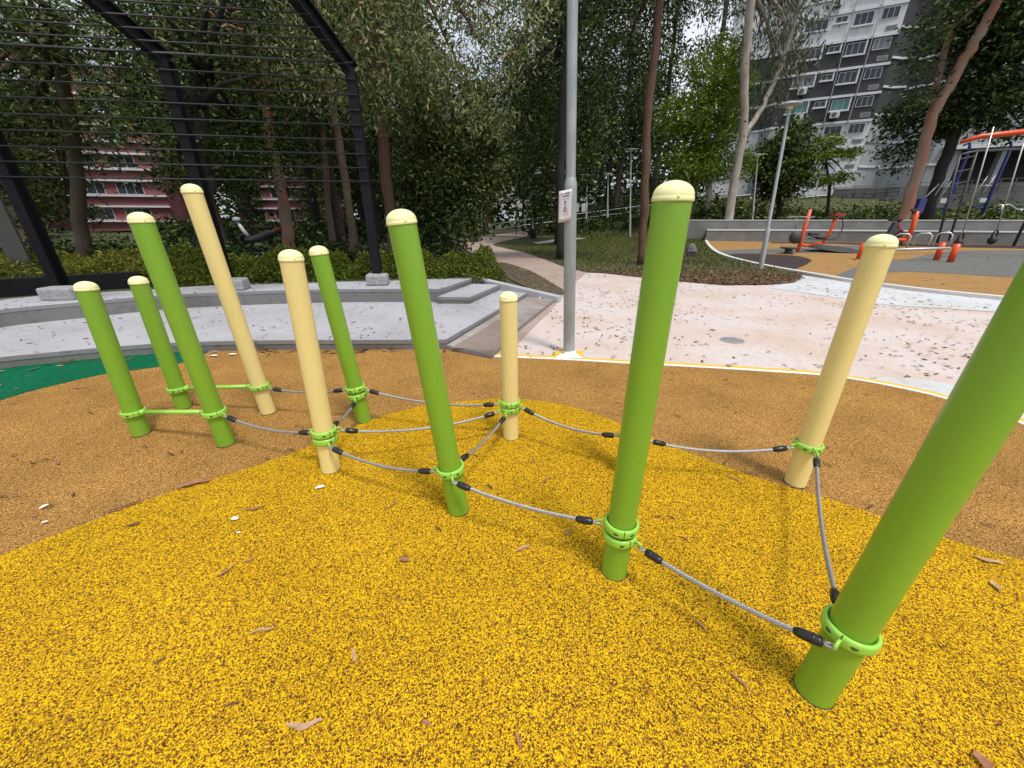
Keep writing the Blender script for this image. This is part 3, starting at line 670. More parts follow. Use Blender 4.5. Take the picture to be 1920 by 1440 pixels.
M['dry_leaf'] = mat("dry gum leaf", (.38, .17, .10), .55, c2=(.24, .10, .06), scale=60)
M['dry_leaf_pale'] = mat("bleached dry leaf", (.52, .34, .22), .6, c2=(.32, .18, .10), scale=50)
M['dry_leaf_dark'] = mat("dark dry leaf", (.13, .065, .035), .7, c2=(.08, .04, .02), scale=50)
M['petal'] = mat("white petal", (.85, .82, .72), .6)
N_ = "fallen leaves on the yellow rubber"
for a_ in [(365, 908, .17, .022, .55, "broad reddish leaf curled up at the boundary of ochre and yellow rubber", .35, 'dry_leaf'),
           (232, 951, .17, .008, .75, "thin dark twig-like leaf lying along the ochre side of the colour boundary", .2, 'dry_leaf_dark'),
           (570, 1360, .115, .010, .1, "long pale leaf on the yellow rubber near the bottom edge", .15, 'dry_leaf_pale'),
           (493, 1183, .095, .006, .2, "slender pale brown leaf on yellow rubber below the curled pair", .15, 'dry_leaf_pale'),
           (664, 1230, .06, .006, -1.0, "small curled pale leaf at centre left of the yellow rubber", .4, 'dry_leaf_pale'),
           (423, 1072, .085, .006, 1.0, "thin curled brown leaf, left one of a close pair on yellow rubber", .4, 'dry_leaf'),
           (468, 1052, .05, .006, .6, "tiny curled brown leaf, right one of a close pair on yellow rubber", .5, 'dry_leaf'),
           (758, 1051, .055, .012, -.2, "small flat orange brown leaf below the middle rope", .1, 'dry_leaf'),
           (980, 1030, .085, .008, .45, "crinkled pale pinkish leaf below the rope between two tall green posts", .3, 'dry_leaf_pale'),
           (1066, 998, .06, .007, 1.1, "small brown leaf under the right end of the middle rope", .3, 'dry_leaf'),
           (1853, 1052, .115, .010, -.45, "pale curled leaf on the yellow rubber right of the nearest post", .35, 'dry_leaf_pale'),
           (1866, 1100, .06, .012, 1.3, "short pale leaf fragment at the right edge below a curled leaf", .5, 'dry_leaf_pale'),
           (1840, 1428, .05, .018, 1.3, "broad brownish leaf cut by the bottom edge at the right", .2, 'dry_leaf'),
           (1312, 1172, .06, .005, -1.1, "thin brown leaf above the nearest rope", .3, 'dry_leaf'),
           (1388, 1280, .08, .005, -1.0, "thin dull leaf below the nearest rope's middle", .3, 'dry_leaf'),
           (1375, 898, .11, .006, -.9, "thin reddish leaf between the right cream post and the tall green post", .3, 'dry_leaf'),
           (1285, 1010, .05, .005, -.7, "small pink brown leaf right of the double-clamped green post", .3, 'dry_leaf'),
           (735, 948, .09, .005, .9, "brown leaf left of the leaning green post's foot", .3, 'dry_leaf'),
           (912, 805, .07, .006, .3, "grey leaf between the leaning green post and the shortest cream post", .2, 'dry_leaf_dark'),
           (475, 955, .09, .007, .3, "curled brown leaf right of the upper white petal", .4, 'dry_leaf'),
           (250, 985, .06, .010, .5, "dark green brown curled leaf left of the white petals", .5, 'dry_leaf_dark'),
           (800, 1357, .03, .006, -.3, "tiny brown leaf bit at bottom centre of the yellow rubber", .3, 'dry_leaf'),
           (972, 1390, .05, .005, -1.2, "thin curled brown leaf at the bottom centre edge", .4, 'dry_leaf'),
           (435, 1322, .04, .004, .4, "small dark leaf bit on yellow rubber at lower left", .3, 'dry_leaf_dark'),
           (150, 727, .17, .008, .2, "long brown leaf on ochre rubber at the left, near the green strip", .25, 'dry_leaf'),
           (1840, 858, .13, .007, -.3, "thin dark leaf on ochre rubber at the right edge", .25, 'dry_leaf_dark'),
           (1000, 866, .03, .006, 1.2, "small reddish fragment right of the shortest cream post's foot", .3, 'dry_leaf'),
           (300, 1240, .04, .004, .7, "small greenish dark leaf bit in the lower left of the yellow rubber", .3, 'dry_leaf_dark')]:
    dry_leaf(a_[0], a_[1], a_[2], a_[3], a_[4], a_[5], a_[6], M[a_[7]], "dry leaves fallen on the rubber", .008)
for a_ in [(600, 915, .055, .014, .2, "largest white petal, right of the cream post's ochre patch"), (441, 974, .035, .014, .4, "round white petal left of centre on yellow rubber"),
           (448, 1000, .02, .006, .1, "tiny white petal just below the round one"), (83, 951, .04, .012, 1.2, "pinkish white petal on ochre rubber at the far left"),
           (84, 980, .03, .008, .2, "white petal below the pinkish one at the far left"), (400, 668, .11, .02, .1, "white petal by the platform wall left of the tallest cream post"),
           (436, 665, .10, .02, .0, "white petal by the platform wall just behind the tallest cream post")]:
    tag(dry_leaf(a_[0], a_[1], a_[2], a_[3], a_[4], a_[5], .15, M['petal'], "white petals on the rubber", .009, 'fallen_petal'), cat='petal')
NEAR = {'A': 'the short far left green post', 'B': 'the short rear green post', 'C': 'the tall left green post', 'D': 'the tallest cream post', 'E': 'the double-clamped cream post', 'F': 'the slim rear green post',
        'G': 'the leaning green post', 'H': 'the shortest cream post', 'I': 'the double-clamped green post', 'J': 'the right-hand cream post', 'K': 'the nearest green post', 'N': 'the hidden green post'}
def near_label(p):
    k_, v_ = min(POST.items(), key=lambda v: np.hypot(p[0] - v[1][0][0], p[1] - v[1][0][1])); c_ = v_[0]
    side = 'left of' if p[0] < c_[0] - .25 else 'right of' if p[0] > c_[0] + .25 else 'beyond' if p[1] > c_[1] else 'in front of'
    far = 'far ' if np.hypot(p[0] - c_[0], p[1] - c_[1]) > 1.0 else ''
    return 'small dry leaf on the rubber ' + far + side + ' ' + NEAR[k_]
rr = random.Random(5)
k = 0
while k < 90:                                     # small dry leaves on the ochre rubber
    px, py = rr.uniform(0, 1900), rr.uniform(690, 1000); p = at(px, py)
    if inpoly(np.array([p[0]]), np.array([p[1]]), yel + [(4.2, -2.2), (-4.2, -2.2)])[0] and rr.random() > .25: continue
    if not inpoly(np.array([p[0]]), np.array([p[1]]), ochre)[0]: continue
    if any(np.hypot(p[0] - v[0][0], p[1] - v[0][1]) < .1 for v in POST.values()): continue
    dry_leaf(px, py, rr.uniform(.03, .09), rr.uniform(.003, .007), rr.uniform(-1, 1), near_label(p), .45,
             M[rr.choice(['dry_leaf', 'dry_leaf_dark', 'dry_leaf_dark', 'dry_leaf'])], "small dry leaves scattered on the rubber", .006); k += 1

def scatter(poly, n_, z, L, W, m, name, label, seed, dens=None):
    r = np.random.default_rng(seed); P = np.array(poly); lo, hi_ = P.min(0), P.max(0); out = []
    while len(out) < n_:
        x = r.uniform(lo[0], hi_[0], 4000); y = r.uniform(lo[1], hi_[1], 4000); k_ = inpoly(x, y, poly)
        if dens is not None: k_ &= r.random(4000) < dens(x, y)
        out += list(zip(x[k_], y[k_]))
    C = np.array(out[:n_]); C = np.column_stack([C, np.full(len(C), z)]); C[:, 2] += r.uniform(.004, .012, len(C))
    return leaf_object(name, C, L, W, 0, m, seed, label, 'leaf litter', 'stuff', flat_=.9)
scatter(pave, 1100, .0, .075, .011, M['litter_dark'], 'leaf_litter', "small brown leaves scattered over the pink pavement", 3,
        lambda x, y: np.clip(.35 + .5 * np.sin(x * 1.7 + 1.3 * np.sin(y * .9)) * np.sin(y * 1.3 + x * .4), .05, 1))
scatter(tier1[:-len(front2)] + list(reversed(front2)), 260, L1 + .002, .06, .010, M['litter_dark'], 'leaf_litter', "small dark leaves strewn over the lower grey step", 4)
scatter(tier2, 130, L2 + .002, .06, .010, M['litter_dark'], 'leaf_litter', "small dark leaves strewn over the upper grey step", 5)
scatter([(x, y) for x, y in plat_base] + [(x * .985, y - .16) for x, y in reversed(plat_base)], 70, .008, .12, .018, M['litter'], 'leaf_litter', "dry leaves gathered along the foot of the platform wall", 6)
scatter(path_l + path_r, 260, .004, .08, .014, M['litter'], 'leaf_litter', "brown leaves on the shaded footpath", 7)
scatter(gp([(1050, 555), (1062, 548), (1035, 531), (1003, 512), (972, 500), (940, 492), (930, 500), (950, 520), (1000, 545)]), 420, .008, .07, .02, M['litter'], 'leaf_litter', "dry leaves on the bare soil beside the steps", 17)
scatter(list(reversed(wall_line)) + kerb_line, 260, .012, .12, .02, M['litter_dark'], 'leaf_litter', "small leaves scattered over the fitness area floor", 8)
bank = gp([(1100, 511), (1130, 512), (1200, 520), (1280, 528), (1360, 535), (1440, 534), (1488, 530), (1503, 522), (1498, 514), (1430, 501), (1370, 487), (1343, 478), (1328, 466), (1320, 452), (1319, 441), (1180, 441), (1060, 452), (1010, 459), (945, 464), (985, 474), (1060, 500)])
flat('grass_bank', bank, .012, M['soil'])
scatter(bank, 12000, .02, .11, .018, M['litter'], 'leaf_litter', "thick brown dry leaf litter along the front of the grass bank", 9,
        lambda x, y: np.clip(1.1 - (y - 9.5) / 4.0, .05, 1))
def tufts(poly, n_, z, L, W, m, name, label, seed, dens=None):
    r = np.random.default_rng(seed); P = np.array(poly); lo, hi_ = P.min(0), P.max(0); out = []
    while len(out) < n_:
        x = r.uniform(lo[0], hi_[0], 6000); y = r.uniform(lo[1], hi_[1], 6000); k_ = inpoly(x, y, poly)
        if dens is not None: k_ &= r.random(6000) < dens(x, y)
        out += list(zip(x[k_], y[k_]))
    C = np.array(out[:n_]); zz = hill(C[:, 0], C[:, 1]) + z; C = np.column_stack([C, zz])
    return leaf_object(name, C, L, W, -1.2, m, seed, label, 'grass', 'stuff')
tufts(bank, 42000, .01, .11, .016, M['grass_leaf'], 'grass', "short green grass on the bank under the trees", 10, lambda x, y: np.clip((y - 10.5) / 4, .12, 1))

# ------------------------------------------------------------------ grey lamp pole with notice, manhole, stones
b = at(1066.5, 664); d0 = np.array([b[0], b[1], 0]) / np.linalg.norm(b[:2]); b = b + d0 * .07; lat = np.array([d0[1], -d0[0], 0])
def solve_top(c, tx, ty):
    x = np.array([0., 1.])
    def pj(p):
        f = p[1] * CP - (p[2] - HC) * SP; u = p[1] * SP + (p[2] - HC) * CP; return np.array([960 + FPX * p[0] / f, 720 - FPX * u / f])
    l_ = np.array([c[1], -c[0], 0]) / np.linalg.norm(c[:2])
    for _ in range(40):
        f0 = pj(c + x[0] * l_ + [0, 0, x[1]]) - [tx, ty]; J = np.zeros((2, 2))
        for i in range(2):
            y = x.copy(); y[i] += 1e-5; J[:, i] = (pj(c + y[0] * l_ + [0, 0, y[1]]) - [tx, ty] - f0) / 1e-5
        x = x - np.linalg.solve(J, f0)
    return c + x[0] * l_ + np.array([0, 0, x[1]])
t = solve_top(b, 1070, 345); ax = (t - b) / np.linalg.norm(t - b); ln = np.linalg.norm(t - b)
lp = thing('lamp_pole', b, "tall galvanised grey lamp pole at the pavement edge with a paper notice", 'lamp pole')
MB().lathe(b - ax * .05, ax, [(.068, 0), (.066, ln - .03), (.0665, ln), (.0655, ln + .05), (.052, ln + .11)], 32).build('base_tube', M['galv'], lp)
MB().lathe(b, ax, [(.0505, ln + .05), (.0505, ln + .11), (.048, ln + 2.6), (.042, 8.0)], 32).build('shaft', M['galv'], lp)
MB().lathe(b, ax, [(.085, .002), (.085, .012), (.069, .014), (.069, .03)], 32).build('base_plate', M['white_line'], lp)
top = b + ax * 8.0; mb = MB(); mb.tube([top, top + np.array([0, 0, .25]), top + np.array([.25, -.1, .35]), top + np.array([.7, -.3, .38])], .035, 10); mb.build('arm', M['galv'], lp)
MB().lathe(top + np.array([.85, -.37, .36]), (0, 0, 1), [(.001, -.05), (.2, -.04), (.24, 0), (.1, .06), (.001, .07)], 24).build('lamp_head', M['lamp_grey'], lp)
# paper notice
c = pt(1059.5, 386.5, b[1] - .075); U2 = np.array([.985, -.17, 0.]); V2 = np.array([-.02, 0, 1.]); N2 = np.cross(U2, V2)
nt = thing('paper_notice', c, "white paper notice with two bold lines and a small figure taped to the lamp pole", 'notice')
hw, hh = .066, .150; mb = MB()
rows = []
for j in range(9):
    for i in range(5):
        u_, v_ = i / 2 - 1, j / 4 - 1; rows.append(c + U2 * hw * u_ + V2 * (hh * v_ + .012 * u_) + N2 * (.004 * math.sin(v_ * 2.5) + .006 * u_ * u_))
mb.add(rows, [(j * 5 + i, j * 5 + i + 1, (j + 1) * 5 + i + 1, (j + 1) * 5 + i) for j in range(8) for i in range(4)], True)
sh = mb.build('sheet', M['paper'], nt); sf = sh.modifiers.new("solid", 'SOLIDIFY'); sf.thickness = .0008
def mark(x, y, w, h, m=M['ink'], name='print'):
    q = c + U2 * hw * x + V2 * (hh * y + .012 * x) + N2 * (.004 * math.sin(y * 2.5) + .006 * x * x + .0022)
    return MB().box(q, (w * hw, h * hh, .0006), [U2, V2, N2])
rr = random.Random(2)
def word(x0, x1, y, h, m, nm):
    mb = MB(); x = x0
    while x < x1 - .02:
        w = rr.uniform(.045, .07); y_ = y + (x * .0)
        for (dx, dy, ww, hh_) in rr.choice([((-.6, 0, .35, 1), (.3, .8, .6, .25), (.3, -.8, .6, .25)), ((-.6, 0, .35, 1), (.6, 0, .35, 1), (0, 0, .6, .25)), ((0, 0, .4, 1), (0, .8, 1, .25)), ((-.6, 0, .35, 1), (.2, .8, .7, .25), (.2, 0, .6, .25), (.2, -.8, .7, .25))]):
            t_ = mark(x + w * (1 + dx), y_ + dy * h, w * ww, h * hh_); mb.add(t_.v, t_.f)
        x += w * 2 + .03
    mb.build(nm, m, nt)
word(-.72, -.25, .80, .036, M['ink'], 'lettering'); word(-.12, .22, .80, .036, M['ink'], 'lettering'); word(.34, .74, .80, .036, M['ink'], 'lettering')
word(-.55, .0, .64, .036, M['ink'], 'lettering'); word(.12, .58, .64, .036, M['ink'], 'lettering')
word(-.62, .62, .47, .012, M['ink_pale'], 'lettering'); word(-.5, .5, -.52, .010, M['ink_pale'], 'lettering'); word(-.8, -.45, -.86, .015, M['ink_pale'], 'lettering')
for (x, y, w, h, m_, nm) in ((0, .27, .11, .055, 'ink', 'figure_print'), (-.03, .15, .05, .07, 'ink', 'figure_print'), (.02, 0, .12, .09, 'ink_pale', 'figure_print'), (.02, -.22, .32, .14, 'ink_pale', 'figure_print'), (.75, -.80, .07, .05, 'ink_pale', 'figure_print')):
    t_ = mark(x, y, w, h); MB().add(t_.v, t_.f).build(nm, M[m_], nt, bevel=.003)
# manhole
c = at(1373, 638); mh = thing('manhole_cover', c, "round pale grey manhole cover in the pink pavement", 'manhole cover')
MB().lathe(c, (0, 0, 1), [(.001, .006), (.125, .006), (.13, .003), (.13, -.002)], 32).build('lid', M['step_edge'], mh)
MB().lathe(c, (0, 0, 1), [(.134, -.002), (.134, .007), (.15, .007), (.152, -.002)], 32, closed=True).build('rim', M['lamp_grey'], mh)
# rock beside the bank
def rock(c, r, lab, seed):
    rr = random.Random(seed); mb = MB(); vs = []; n_ = 10
    for i in range(7):
        a_ = math.pi * (i + .5) / 7
        for j in range(n_):
            w = 2 * math.pi * j / n_; q = rr.uniform(.8, 1.15)
            vs.append((c[0] + r[0] * math.sin(a_) * math.cos(w) * q, c[1] + r[1] * math.sin(a_) * math.sin(w) * q, c[2] + r[2] * .8 + r[2] * math.cos(a_) * q))
    fs = [(i * n_ + j, i * n_ + (j + 1) % n_, (i + 1) * n_ + (j + 1) % n_, (i + 1) * n_ + j) for i in range(6) for j in range(n_)] + [tuple(range(n_))]
    tag(mb.add(vs, fs).build('rock', M['rock'], loc=c), lab, 'rock')
rock(at(1294, 482), (.24, .22, .30), "upright grey rock on the bank, just right of the tall green post", 4)

# ------------------------------------------------------------------ planting beds and hedge behind the steps
def hedge(name, path, w, h, n_, m, lab, cat, seed, L=.06, W=.017, z0=0., droop=-.3):
    r = np.random.default_rng(seed); P = [np.array(p) for p in path]; seg = [np.linalg.norm(P[i + 1] - P[i]) for i in range(len(P) - 1)]; cum = np.concatenate([[0], np.cumsum(seg)])
    s_ = r.uniform(0, cum[-1], n_); X = np.array([[np.interp(q, cum, [p[k] for p in P]) for k in (0, 1)] for q in s_])
    o_ = r.uniform(-1, 1, n_); lump = 1 + .16 * np.sin(s_ * 3.1 + 1) + .1 * np.sin(s_ * 7.3 + o_ * 2) + .06 * np.sin(s_ * 17 + o_ * 9)
    hh_ = h * lump * (1 - .45 * np.abs(o_) ** 3) * np.clip((cum[-1] - s_) / .5 + .35, 0, 1); zz = hh_ * (1 - r.uniform(0, 1, n_) ** 2.2 * .9)
    C = np.column_stack([X[:, 0] + o_ * w * .25, X[:, 1] + o_ * w, z0 + zz])
    root = thing(name, (C[0][0], C[0][1], z0), lab, cat)
    V, F = leaf_quads(C, L, W, droop, seed); V = V - np.array(root.location[:])
    me = fast_mesh('foliage', V, F, m); o = bpy.data.objects.new('foliage', me); col.objects.link(o); o.parent = root
    return root
hedge('hedge', [(-6.6, 8.0), (-4.6, 8.35), (-2.5, 8.8), (-1.2, 9.05), (-.35, 9.2)], .85, .80, 52000, M['leaf_hedge'], "low clipped green hedge behind the stone steps", 'hedge', 21)
hedge('ground_cover', [(-16, 9.3), (-12.2, 9.9), (-9.6, 10.2), (-7.4, 10.5)], .9, .62, 20000, M['leaf_ground'], "yellow green leafy ground cover bed at the far left", 'ground cover', 22, .11, .02)
# black planter kerb and grey panel at far left
a, b2 = at(-60, 538, .25), at(300, 516, .25)
ax = (b2 - a); ln = np.linalg.norm(ax); ax /= ln; sd = np.array([-ax[1], ax[0], 0])
tag(MB().box((a + b2) / 2 + [0, 0, -.1] + sd * .2, (ln / 2, .08, .2), [ax, sd, (0, 0, 1)]).build('planter_kerb', M['black_steel'], bevel=.01), "low black planter kerb in front of the yellow green bed", 'kerb')
pb = at(45, 523, .2); pnl = thing('sign_panel', pb, "upright blank grey panel at the far left edge behind the steps", 'panel')
MB().box(pb + np.array([0, .1, .85]), (.19, .045, .85), [(.96, .28, 0), (-.28, .96, 0), (0, 0, 1)]).build('board', M['panel'], pnl, bevel=.01)
MB().box(pb + np.array([0, .1, .02]), (.25, .1, .05), [(.96, .28, 0), (-.28, .96, 0), (0, 0, 1)]).build('foot', M['dark_grey'], pnl, bevel=.005)

# ------------------------------------------------------------------ fitness area: curved terrace wall, kit
def wallprism(name, line, off0, off1, z0, z1, m, mcap, lab):
    P = [np.array(p) for p in line]; mb = MB(); a_, b_ = [], []
    for i, p in enumerate(P):
        d_ = p / np.linalg.norm(p); a_.append(p + d_ * off0); b_.append(p + d_ * off1)
    n_ = len(P); root = thing(name, (a_[0][0], a_[0][1], z0), lab, 'wall')
    for (za, zb, mm, nm, e) in ((z0, z1 - .06, m, 'wall_face', 0), (z1 - .06, z1, mcap, 'coping', -.03)):
        mb = MB(); A_ = [p + p / np.linalg.norm(p) * e for p in a_]
        vs = [(*p, za) for p in A_] + [(*p, zb) for p in A_] + [(*p, zb) for p in b_] + [(*p, za) for p in b_]
        fs = [(k_ * n_ + i, k_ * n_ + i + 1, (k_ + 1) * n_ + i + 1, (k_ + 1) * n_ + i) for i in range(n_ - 1) for k_ in range(3)] + [(0, n_, 2 * n_, 3 * n_), (n_ - 1, 4 * n_ - 1, 3 * n_ - 1, 2 * n_ - 1)]
        mb.add(vs, fs).build(nm, mm, root)
wallprism('terrace_wall', wall_line, 0, 2.2, -.02, .78, M['concrete'], M['concrete_light'], "lower curved concrete terrace wall behind the fitness area")
wl2 = smooth_line([at(x, y, 0)[:2] for x, y in [(1255, 452)] + wall_px])
wallprism('terrace_wall', wl2, 2.2, 5.5, -.02, 1.46, M['concrete'], M['concrete_light'], "upper curved concrete terrace wall set back above the lower one")
# lamp post in the bank
def lamp_post(bp, tp, r0, lab, head=.32, group="lamp posts in the park"):
    b_ = at(*bp) if len(bp) == 2 else np.array(bp, float); t_ = solve_top(b_, *tp); ax_ = (t_ - b_) / np.linalg.norm(t_ - b_); ln_ = np.linalg.norm(t_ - b_)
    root = thing('lamp_post', b_, lab, 'lamp post', group)
    MB().lathe(b_ - ax_ * .05, ax_, [(r0 * 1.5, 0), (r0 * 1.45, ln_ * .25), (r0 * 1.55, ln_ * .27), (r0, ln_ * .3), (r0 * .8, ln_)], 16).build('pole', M['lamp_grey'], root)
    h_ = MB(); h_.lathe(t_, (0, 0, 1), [(.001, .0), (head * .3, .01), (head, .03), (head * .95, .06), (head * .4, .11), (.001, .12)], 24); h_.build('lamp_head', M['lamp_grey'], root)
    MB().lathe(t_, (0, 0, 1), [(.001, -.06), (head * .28, -.055), (head * .3, .0)], 16).build('lamp_lens', M['cap'], root)
lamp_post((1426, 505), (1481, 200), .05, "slim grey lamp post with flat round head in the leaf litter bank", .30)
lamp_post((1181, 447), (1183, 282), .06, "far grey lamp post left of the red brown tree trunk", .55)
for bx, by, tx, ty, lab in [(999, 428, 997, 353, "distant lamp post in the woods right of the footpath"), (1099, 410, 1101, 330, "thin distant lamp post right of the grey lamp pole"),
                            (904, 432, 899, 345, "distant pale lamp post at the left side of the footpath"), (1139, 407, 1140, 328, "thin distant lamp post midway between pole and red brown tree"), (1410, 421, 1421, 292, "grey lamp post between the pale gum tree and the leaning one")]:
    b_ = pt(bx, by, 34); lamp_post((b_[0], b_[1], b_[2]), (tx, ty), .05, lab, .4)

def fit(px, py): return at(px, py)
# parallel bar with three loops and two orange posts
root = thing('push_up_bar', at(1785, 492), "low steel rail with three loops on orange posts behind the cream post", 'exercise bar')
e1_, e2_ = pt(1782, 465, 15.16), pt(1660, 469, 16.4)
for p_ in (at(1781, 492), at(1755, 488)):
    MB().tube([p_, p_ + np.array([0, 0, .66])], .10, 16).build('post', M['orange_paint'], root)
p0 = at(1610, 486); MB().tube([p0, p0 + np.array([0, 0, .62])], .10, 16).build('post', M['orange_paint'], root)
MB().tube([e1_, e2_, pt(1612, 471, 17.0)], .045, 12).build('rail', M['silver'], root)
for x0, y0, x1, y1 in ((1699, 466, 1681, 442), (1739, 465, 1722, 449), (1777, 464, 1758, 447)):
    A_ = pt(x0, y0, 15.7); B_ = A_ + np.array([0, 0, .52]); C_ = B_ + np.array([-.33, .25, .0]); D_ = C_ - np.array([0, 0, .5])
    mid = lambda p, q: p * .5 + q * .5
    MB().tube([A_, A_ * .15 + B_ * .85, B_ + np.array([-.07, .05, .0]), C_ + np.array([.07, -.05, 0]), C_ * .85 + D_ * .15, D_], .028, 10).build('loop', M['silver'], root)
# elliptical trainer
def P3(o, *q): return [o + np.array(p) for p in q]
def elliptical(o, s_, ang, lab):
    root = thing('elliptical_trainer', o, lab, 'exercise machine', "orange exercise machines in the fitness area"); ca, sa = math.cos(ang), math.sin(ang)
    def T(p): return o + s_ * np.array([p[0] * ca - p[1] * sa, p[0] * sa + p[1] * ca, p[2]])
    MB().tube([T((0, 0, 0)), T((.02, 0, .6)), T((.05, 0, 1.55))], [.07 * s_, .07 * s_, .06 * s_], 12).build('main_post', M['orange_paint'], root)
    MB().lathe(T((-.18, .05, .55)), (-sa, ca, 0), [(.001, -.12 * s_), (.22 * s_, -.1 * s_), (.24 * s_, 0), (.22 * s_, .1 * s_), (.001, .12 * s_)], 24).build('flywheel_cover', M['dark_grey'], root)
    MB().tube([T((.0, 0, .32)), T((.25, 0, .24)), T((1.0, 0, .34))], .05 * s_, 10).build('base_rail', M['orange_paint'], root)
    MB().tube([T((.97, 0, .32)), T((1.18, 0, .8)), T((1.25, 0, 1.15)), T((1.32, 0, 1.36))], .055 * s_, 10).build('rear_post', M['orange_paint'], root)
    MB().box(T((1.28, 0, 1.38)), (.2 * s_, .12 * s_, .04 * s_), [(ca, sa, 0), (-sa, ca, 0), (0, 0, 1)]).build('display_box', M['red_paint'], root)
    for sgn in (-1, 1):
        MB().tube([T((.1, .2 * sgn, .62 + .1 * sgn)), T((1.05, .2 * sgn, .48))], .022 * s_, 8).build('link_arm', M['dark_grey'], root)
        MB().box(T((.65, .2 * sgn, .60 + .06 * sgn)), (.2 * s_, .07 * s_, .03 * s_), [(ca, sa, -.1), (-sa, ca, 0), (.1, 0, 1)]).build('pedal', M['black'], root)
        MB().tube([T((1.05, .2 * sgn, .46)), T((1.4, .22 * sgn, .55)), T((1.45, .22 * sgn, .95)), T((1.32, .2 * sgn, 1.28)), T((1.1, .2 * sgn, 1.28))], .022 * s_, 8).build('handle', M['dark_grey'], root)
        MB().tube([T((-.1, .3 * sgn, .85)), T((-.2, .3 * sgn, 1.25)), T((.05, .3 * sgn, 1.3)), T((-.55, .3 * sgn, 1.28))], .018 * s_, 8).build('handlebar', M['silver'], root)
elliptical(at(1495, 473), 1.24, .12, "orange elliptical trainer with dark pedals in front of the terrace wall")
# second bike half hidden by the cream post
o = at(1690, 464); root = thing('exercise_bike', o, "red and grey exercise bike partly hidden behind the cream post's cap", 'exercise machine', "orange exercise machines in the fitness area")
MB().tube([pt(1700, 450, o[1]), pt(1712, 425, o[1]), pt(1719, 396, o[1])], .12, 12).build('front_post', M['orange_paint'], root)
MB().tube([pt(1685, 442, o[1]), pt(1686, 414, o[1])], .08, 10).build('seat_post', M['red_paint'], root)
MB().box(pt(1679, 412, o[1]), (.3, .14, .05)).build('seat', M['black'], root, bevel=.03)
MB().lathe(pt(1682, 441, o[1]), (.2, -1, 0), [(.14, -.08), (.33, -.08), (.36, 0), (.33, .08), (.14, .08)], 24, closed=True).build('wheel', M['black'], root)
MB().box(pt(1672, 432, o[1]), (.16, .12, .42), [(1, 0, 0), (0, 1, 0), (.25, 0, 1)]).build('housing', M['dark_grey'], root, bevel=.05)
MB().tube([pt(1675, 449, o[1]), pt(1704, 450, o[1])], .09, 10).build('base_rail', M['orange_paint'], root)
MB().box(pt(1719, 394, o[1]), (.3, .1, .06)).build('display_box', M['dark_grey'], root, bevel=.02)
for sgn in (0, 1):
    MB().tube([pt(1686 + 3 * sgn, 461, o[1]), pt(1688 + 6 * sgn, 448, o[1])], .06, 8).build('foot', M['dark_grey'], root)
# step stool, spinning disc
c = at(1477, 476); root = thing('stepping_stool', c, "small dark mushroom-shaped stepping stool left of the orange trainer", 'stool')
MB().lathe(c, (0, 0, 1), [(.24, 0), (.16, .08), (.15, .2)], 20).build('stem', M['dark_grey'], root)
MB().lathe(c, (0, 0, 1), [(.16, .2), (.36, .24), (.38, .28), (.36, .30), (.001, .31)], 24).build('seat', M['dark_grey'], root)
c = at(1560, 471.5); root = thing('spinning_disc', c, "flat tilted dark spinning disc right of the orange trainer's post", 'play disc')
MB().lathe(c + np.array([0, 0, .14]), (.04, -.1, 1), [(.001, -.03), (1.0, -.02), (1.15, .0), (1.0, .03), (.001, .04)], 36).build('platform', M['dark_grey'], root)
MB().tube([c, c + np.array([0, 0, .13])], .12, 12).build('hub', M['black'], root)
# pendulum gym on the right edge
o = at(1960, 470); root = thing('pendulum_gym', o, "orange overhead arm with two hanging steel rods ending in black handles", 'exercise machine')
Y0 = 17.5
MB().tube([pt(1800, 267, Y0 + .5), pt(1838, 256, Y0 + .2), pt(1920, 247, Y0), pt(2050, 240, Y0)], [.07, .085, .10, .11], 14).build('overhead_arm', M['orange_paint'], root)
bb = pt(2050, 240, Y0); MB().tube([bb, (bb[0], bb[1], 0)], .11, 14).build('main_post', M['orange_paint'], root)
for x0, y0, x1, y1 in ((1863, 283, 1805, 437), (1925, 296, 1869, 432)):
    A_, B_ = pt(x0, y0 - 45, Y0), pt(x1, y1, Y0)
    MB().tube([A_, B_], .024, 8).build('hanging_rod', M['silver'], root)
    pts = []
    for w in np.linspace(0, 2 * math.pi, 13)[:-1]: pts.append(B_ + np.array([.17 * math.sin(w), .06 * math.sin(w), -.19 + .2 * math.cos(w)]))
    hd = MB().tube(pts, .032, 8, closed=True).build('handle_ring', M['black'], root)
    MB().lathe(B_ - np.array([0, 0, .40]), (0, 0, 1), [(.05, -.16), (.12, -.1), (.16, 0), (.13, .1), (.05, .16)], 14).build('foot_weight', M['black'], root)
# climbing ladder frame
o = at(1762, 462); root = thing('ladder_frame', o, "dark grey ladder frame joined to a high horizontal bar", 'climbing frame')
YL = o[1]
A0, A1 = pt(1757, 456, YL), pt(1800, 290, YL); B0, B1 = pt(1779, 452, YL + .3), pt(1832, 283, YL + .3)
MB().tube([A0, A1], .06, 10).build('rail', M['dark_grey'], root); MB().tube([B0, B1], .06, 10).build('rail', M['dark_grey'], root)
for f in np.linspace(.14, .95, 7): MB().tube([A0 * (1 - f) + A1 * f, B0 * (1 - f) + B1 * f], .035, 8).build('rung', M['dark_grey'], root)
MB().tube([A1, B1, pt(1990, 276, YL)], .06, 10).build('top_bar', M['dark_grey'], root)
bb = pt(1990, 276, YL); MB().tube([bb, (bb[0], bb[1], 0)], .07, 10).build('far_leg', M['dark_grey'], root)
